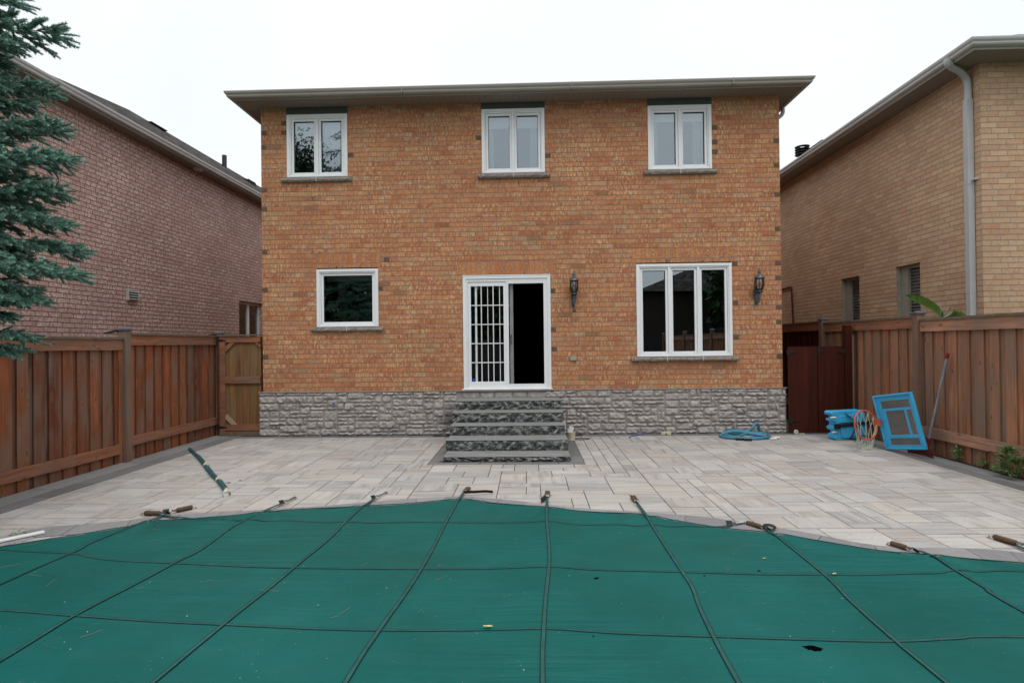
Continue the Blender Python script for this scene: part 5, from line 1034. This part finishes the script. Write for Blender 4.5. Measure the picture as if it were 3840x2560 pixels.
tips = [(-4.15,4.95,4.58),(-4.50,4.7,4.36),(-4.30,5.0,3.72),(-4.12,4.85,3.40),(-4.28,4.95,3.12),(-4.30,5.0,2.84),(-4.05,4.9,2.36),(-4.25,5.15,2.62),(-4.38,4.8,2.12),(-4.55,4.9,1.80),(-4.66,4.9,1.66),
        (-4.55,4.5,4.0),(-4.35,4.7,4.75),(-4.60,4.6,3.3),(-4.55,4.55,2.5),(-4.48,5.1,4.12),
        (-4.62,5.0,3.95),(-4.70,4.8,3.55),(-4.55,5.05,3.0),(-4.72,4.7,2.75),(-4.60,5.1,2.48),(-4.50,4.85,2.22),(-4.75,4.7,1.95),(-4.72,4.6,4.5),(-4.60,5.05,3.25),
        (-4.85,4.9,2.95),(-4.80,5.0,2.6),(-4.85,4.85,2.3),(-4.80,5.05,3.4),(-4.85,4.9,3.75),(-4.85,5.0,2.0),(-4.80,4.95,4.3)]
for i, tp in enumerate(tips):
    tp = (tp[0]-(.20 if i == 0 or i == 12 else .10), tp[1], tp[2])
    L = math.dist((TX, TY), tp[:2]); branch((TX, TY, tp[2]+(.02 if tp[2] > 3 else .18)*L+.05), tp, 820 if i < 11 else 650)
rg = random.Random(5)
for k in range(34):   # the rest of the crown, all round and up to the top
    z = 1.6+k*.19; a = k*2.399; R_ = max(.25, 1.75*(1-(z-1.5)/7.2))
    tp = (TX+R_*math.cos(a), TY+R_*math.sin(a), z)
    fwd = tp[0] > TX+.35 and tp[1] > TY+.2
    if fwd and z < 5: continue
    if tp[0] > TX+.3 and z < 5.2 and tp[1] > TY-.6: continue
    branch((TX, TY, z+.1), tp, 120, .45)
limb.build('limb', M['bark'], SP, smooth=True); mb = MB(); mb.tube([(TX, TY, -.1), (TX, TY, 3), (TX+.03, TY, 6), (TX, TY, 8.6)], [.16, .12, .06, .01], 14); mb.build('trunk', M['bark'], SP, smooth=True)
tw.build('twigs', M['twig'], SP); needles_mesh(shoots, 'crown', SP)
print('shoots', len(shoots))

# ------------------------------------------------------------------ what the windows reflect: the neighbours behind the camera
RH = thing('brick_house', (13, -16, 0), 'brown brick house behind the yard, seen only in window reflections', 'house')
mb = MB(); mb.box(7.4, 20, -26, -16, -.1, 5.0); mb.build('wall', M['darkwall'], RH); mb = MB(); mb.add([(6.9, -15.5, 5.0), (20.5, -15.5, 5.0), (20.5, -26.5, 5.0), (6.9, -26.5, 5.0), (13.7, -20.5, 7.8)], [(0, 1, 4), (1, 2, 4), (2, 3, 4), (3, 0, 4), (3, 2, 1, 0)]); mb.build('roof', M['shingle'], RH)
mb = MB(); mb.box(-5.9, 5.9, -4.06, -4.02, -.05, 1.9); o = tag(mb.build('wooden_fence', M['interior']), 'dark board fence closing the yard behind the camera', 'fence')
def crown_mesh(name, h, r, n, size, sd, trunk_h, parent, cone=False):
    rg = np.random.default_rng(sd); V = []; F = []; nl = 26
    cl = rg.normal(0, 1, (nl, 3)); cl /= np.linalg.norm(cl, axis=1)[:, None]; cl *= rg.uniform(.3, 1, nl)[:, None]**.5
    k = rg.integers(0, nl, n); P = cl[k]*.8 + rg.normal(0, .17, (n, 3)); P = P*np.array([r, r, (h-trunk_h)/2]) + np.array([0, 0, (h+trunk_h)/2])
    if cone: f = np.clip((h-P[:, 2])/(h-trunk_h), .05, 1); P[:, 0] *= f*1.3; P[:, 1] *= f*1.3
    a = rg.normal(0, 1, (n, 3)); a /= np.linalg.norm(a, axis=1)[:, None]; b2 = np.cross(a, rg.normal(0, 1, (n, 3))); b2 /= np.linalg.norm(b2, axis=1)[:, None]
    q = np.stack([P-a*size, P-b2*size*.6, P+a*size, P+b2*size*.6], 1).reshape(-1, 3); me = bpy.data.meshes.new(name)
    me.from_pydata(q.tolist(), [], np.arange(4*n).reshape(-1, 4).tolist()); me.materials.append(M['treeleaf']); ob = bpy.data.objects.new(name, me); COL.objects.link(ob); ob.parent = parent; return ob
TT = thing('leafy_tree', (-13.2, -10, 0), 'tall leafy tree behind the yard, reflected in the upper left window', 'tree')
crown_mesh('crown', 13.6, 2.7, 60000, .10, 3, 3.0, TT); mb = MB(); mb.tube([(-13.2, -10, -.1), (-13.0, -10, 5), (-12.6, -10, 9), (-11.5, -10, 12.6)], [.25, .2, .12, .03], 8)
for dx, z_, z2 in ((2.6, 8.5, 11.0), (-2.3, 8, 11.5), (1.8, 7, 8.8), (3.2, 9.6, 12.0)): mb.tube([(-12.8, -10, z_), (-12.8+dx*.6, -10, (z_+z2)/2+.3), (-12.8+dx, -10, z2)], [.08, .05, .015], 6)
mb.build('trunk', M['bark'], TT, smooth=True)
hd = [(-23, 9), (-18.5, 9.5), (-15, 8.5), (-11.5, 9), (-8, 8.2), (-5, 8.8), (-2, 8.4), (1, 8.2), (3.6, 7.0), (13.5, 9.5), (17, 9)]
first = None
for i, (x, h) in enumerate(hd):
    y = -14.6 if x < 10 else -13.2
    if first is None:
        first = thing('evergreen_tree', (x, y, 0), 'dense dark evergreen in the row behind the yard', 'tree', 'evergreens behind the yard'); c = crown_mesh('crown', 9, 2.6, 3800, .26, 9, .3, first); mb = MB(); mb.tube([(x, y, -.1), (x, y, 8)], [.2, .04], 8); mb.build('trunk', M['bark'], first)
    else:
        r = first.copy(); COL.objects.link(r); r.location = (x, y, 0); r.scale = (1, 1, h/9)
        for ch in list(first.children): q = ch.copy(); COL.objects.link(q); q.parent = r

# ------------------------------------------------------------------ litter
def dleaf(c, s_, lbl, mat='dryleaf'):
    mb = MB(); rg = random.Random(int(c[0]*1000)); n = 9; pts = []
    for i in range(n): a = 2*PI*i/n; r = s_*rg.uniform(.55, 1.1); pts.append((c[0]+r*1.3*math.cos(a), c[1]+r*.6*math.sin(a), c[2]+rg.uniform(.002, .45*s_)))
    pts.append((c[0], c[1], c[2]+.2*s_)); mb.add(pts, [(i, (i+1) % n, n) for i in range(n)]); mb.add([(p[0], p[1], p[2]-.001) for p in pts], [((i+1) % n, i, n) for i in range(n)])
    tag(mb.build('dry_leaf', M[mat]), lbl, 'leaf')
dleaf((-.252, 3.162, .036), .022, 'curled tan leaf on a cover strap near the middle of the pool')
dleaf((2.102, 3.90, .034), .016, 'small tan leaf by a strap crossing on the right of the cover')
dleaf((1.752, 4.195, .026), .013, 'tiny pale brown leaf on the cover below the coiled strap')
dleaf((-3.684, 6.624, .003), .026, 'dark crumpled leaf beside the teal tube, nearest the pool', 'debris'); dleaf((-3.60, 6.74, .003), .020, 'dark crumpled leaf beside the teal tube, farther from the pool', 'debris')
mb = MB(); rg = random.Random(9); n = 0
while n < 40:
    x, y = rg.uniform(-4.2, 3.4), rg.uniform(2.3, 5.2)
    if y > far_y(x)-.1: continue
    a = rg.uniform(-.4, 1.2) if rg.random() < .7 else rg.uniform(0, PI); L = rg.choice((.02, .03, .045, .06))*(1.2 if x < -.5 else .6); c = Vector((x, y, zc(x, y)+.004)); d = Vector((math.cos(a), math.sin(a), 0)); e_ = Vector((-d.y, d.x, 0))*L*rg.uniform(-.15, .15)
    mb.tube([c-d*L, c+e_, c+d*L], .0009, 3); n += 1
struct(mb.build('twig_litter', M['drytwig']), 'stuff')
for o in [bpy.data.objects['twig_litter']]: tag(o, 'fine dry twigs scattered over the pool cover', 'twigs')
mb = MB(); n = 0
while n < 90:
    x, y = rg.uniform(-4.2, 3.6), rg.uniform(2.3, 5.4)
    if y > far_y(x)-.05: continue
    z = zc(x, y)+.002; r = rg.choice((.0014, .0018, .0022, .003)); a = rg.uniform(0, 6); mb.add([(x+r*1.6*math.cos(a), y+r*1.6*math.sin(a), z), (x-r*math.sin(a), y+r*math.cos(a), z+.001), (x-r*1.6*math.cos(a), y-r*1.6*math.sin(a), z), (x+r*math.sin(a), y-r*math.cos(a), z+.001)], [(0, 1, 2, 3)]); n += 1
o = struct(mb.build('petal_litter', M['palebit']), 'stuff'); tag(o, 'pale specks and petals scattered over the pool cover', 'petals')
mb = MB()
for _ in range(420):
    if rg.random() < .35: x, y = rg.gauss(-.45, .28), rg.uniform(7.755, 7.79)
    elif rg.random() < .3: x, y = rg.gauss(-1.25, .03), rg.gauss(7.80, .03)
    elif rg.random() < .5: x, y = rg.uniform(-4.9, -1.4), rg.uniform(9.98, 10.05)
    else: x, y = rg.uniform(-5, 5.2), rg.uniform(6, 9.9)
    if -1.25 < x < .6 and y > 7.8: continue
    r = rg.uniform(.003, .009); a = rg.uniform(0, 6); z = .002; mb.add([(x+r*math.cos(a), y+r*math.sin(a), z), (x-r*math.sin(a), y+r*math.cos(a), z+r*.5), (x-r*math.cos(a), y-r*math.sin(a), z), (x+r*math.sin(a), y-r*math.cos(a), z+r*.5)], [(0, 1, 2, 3)])
o = struct(mb.build('leaf_litter', M['rustpile']), 'stuff'); tag(o, 'rusty brown leaf crumbs along the steps and wall', 'leaf litter')
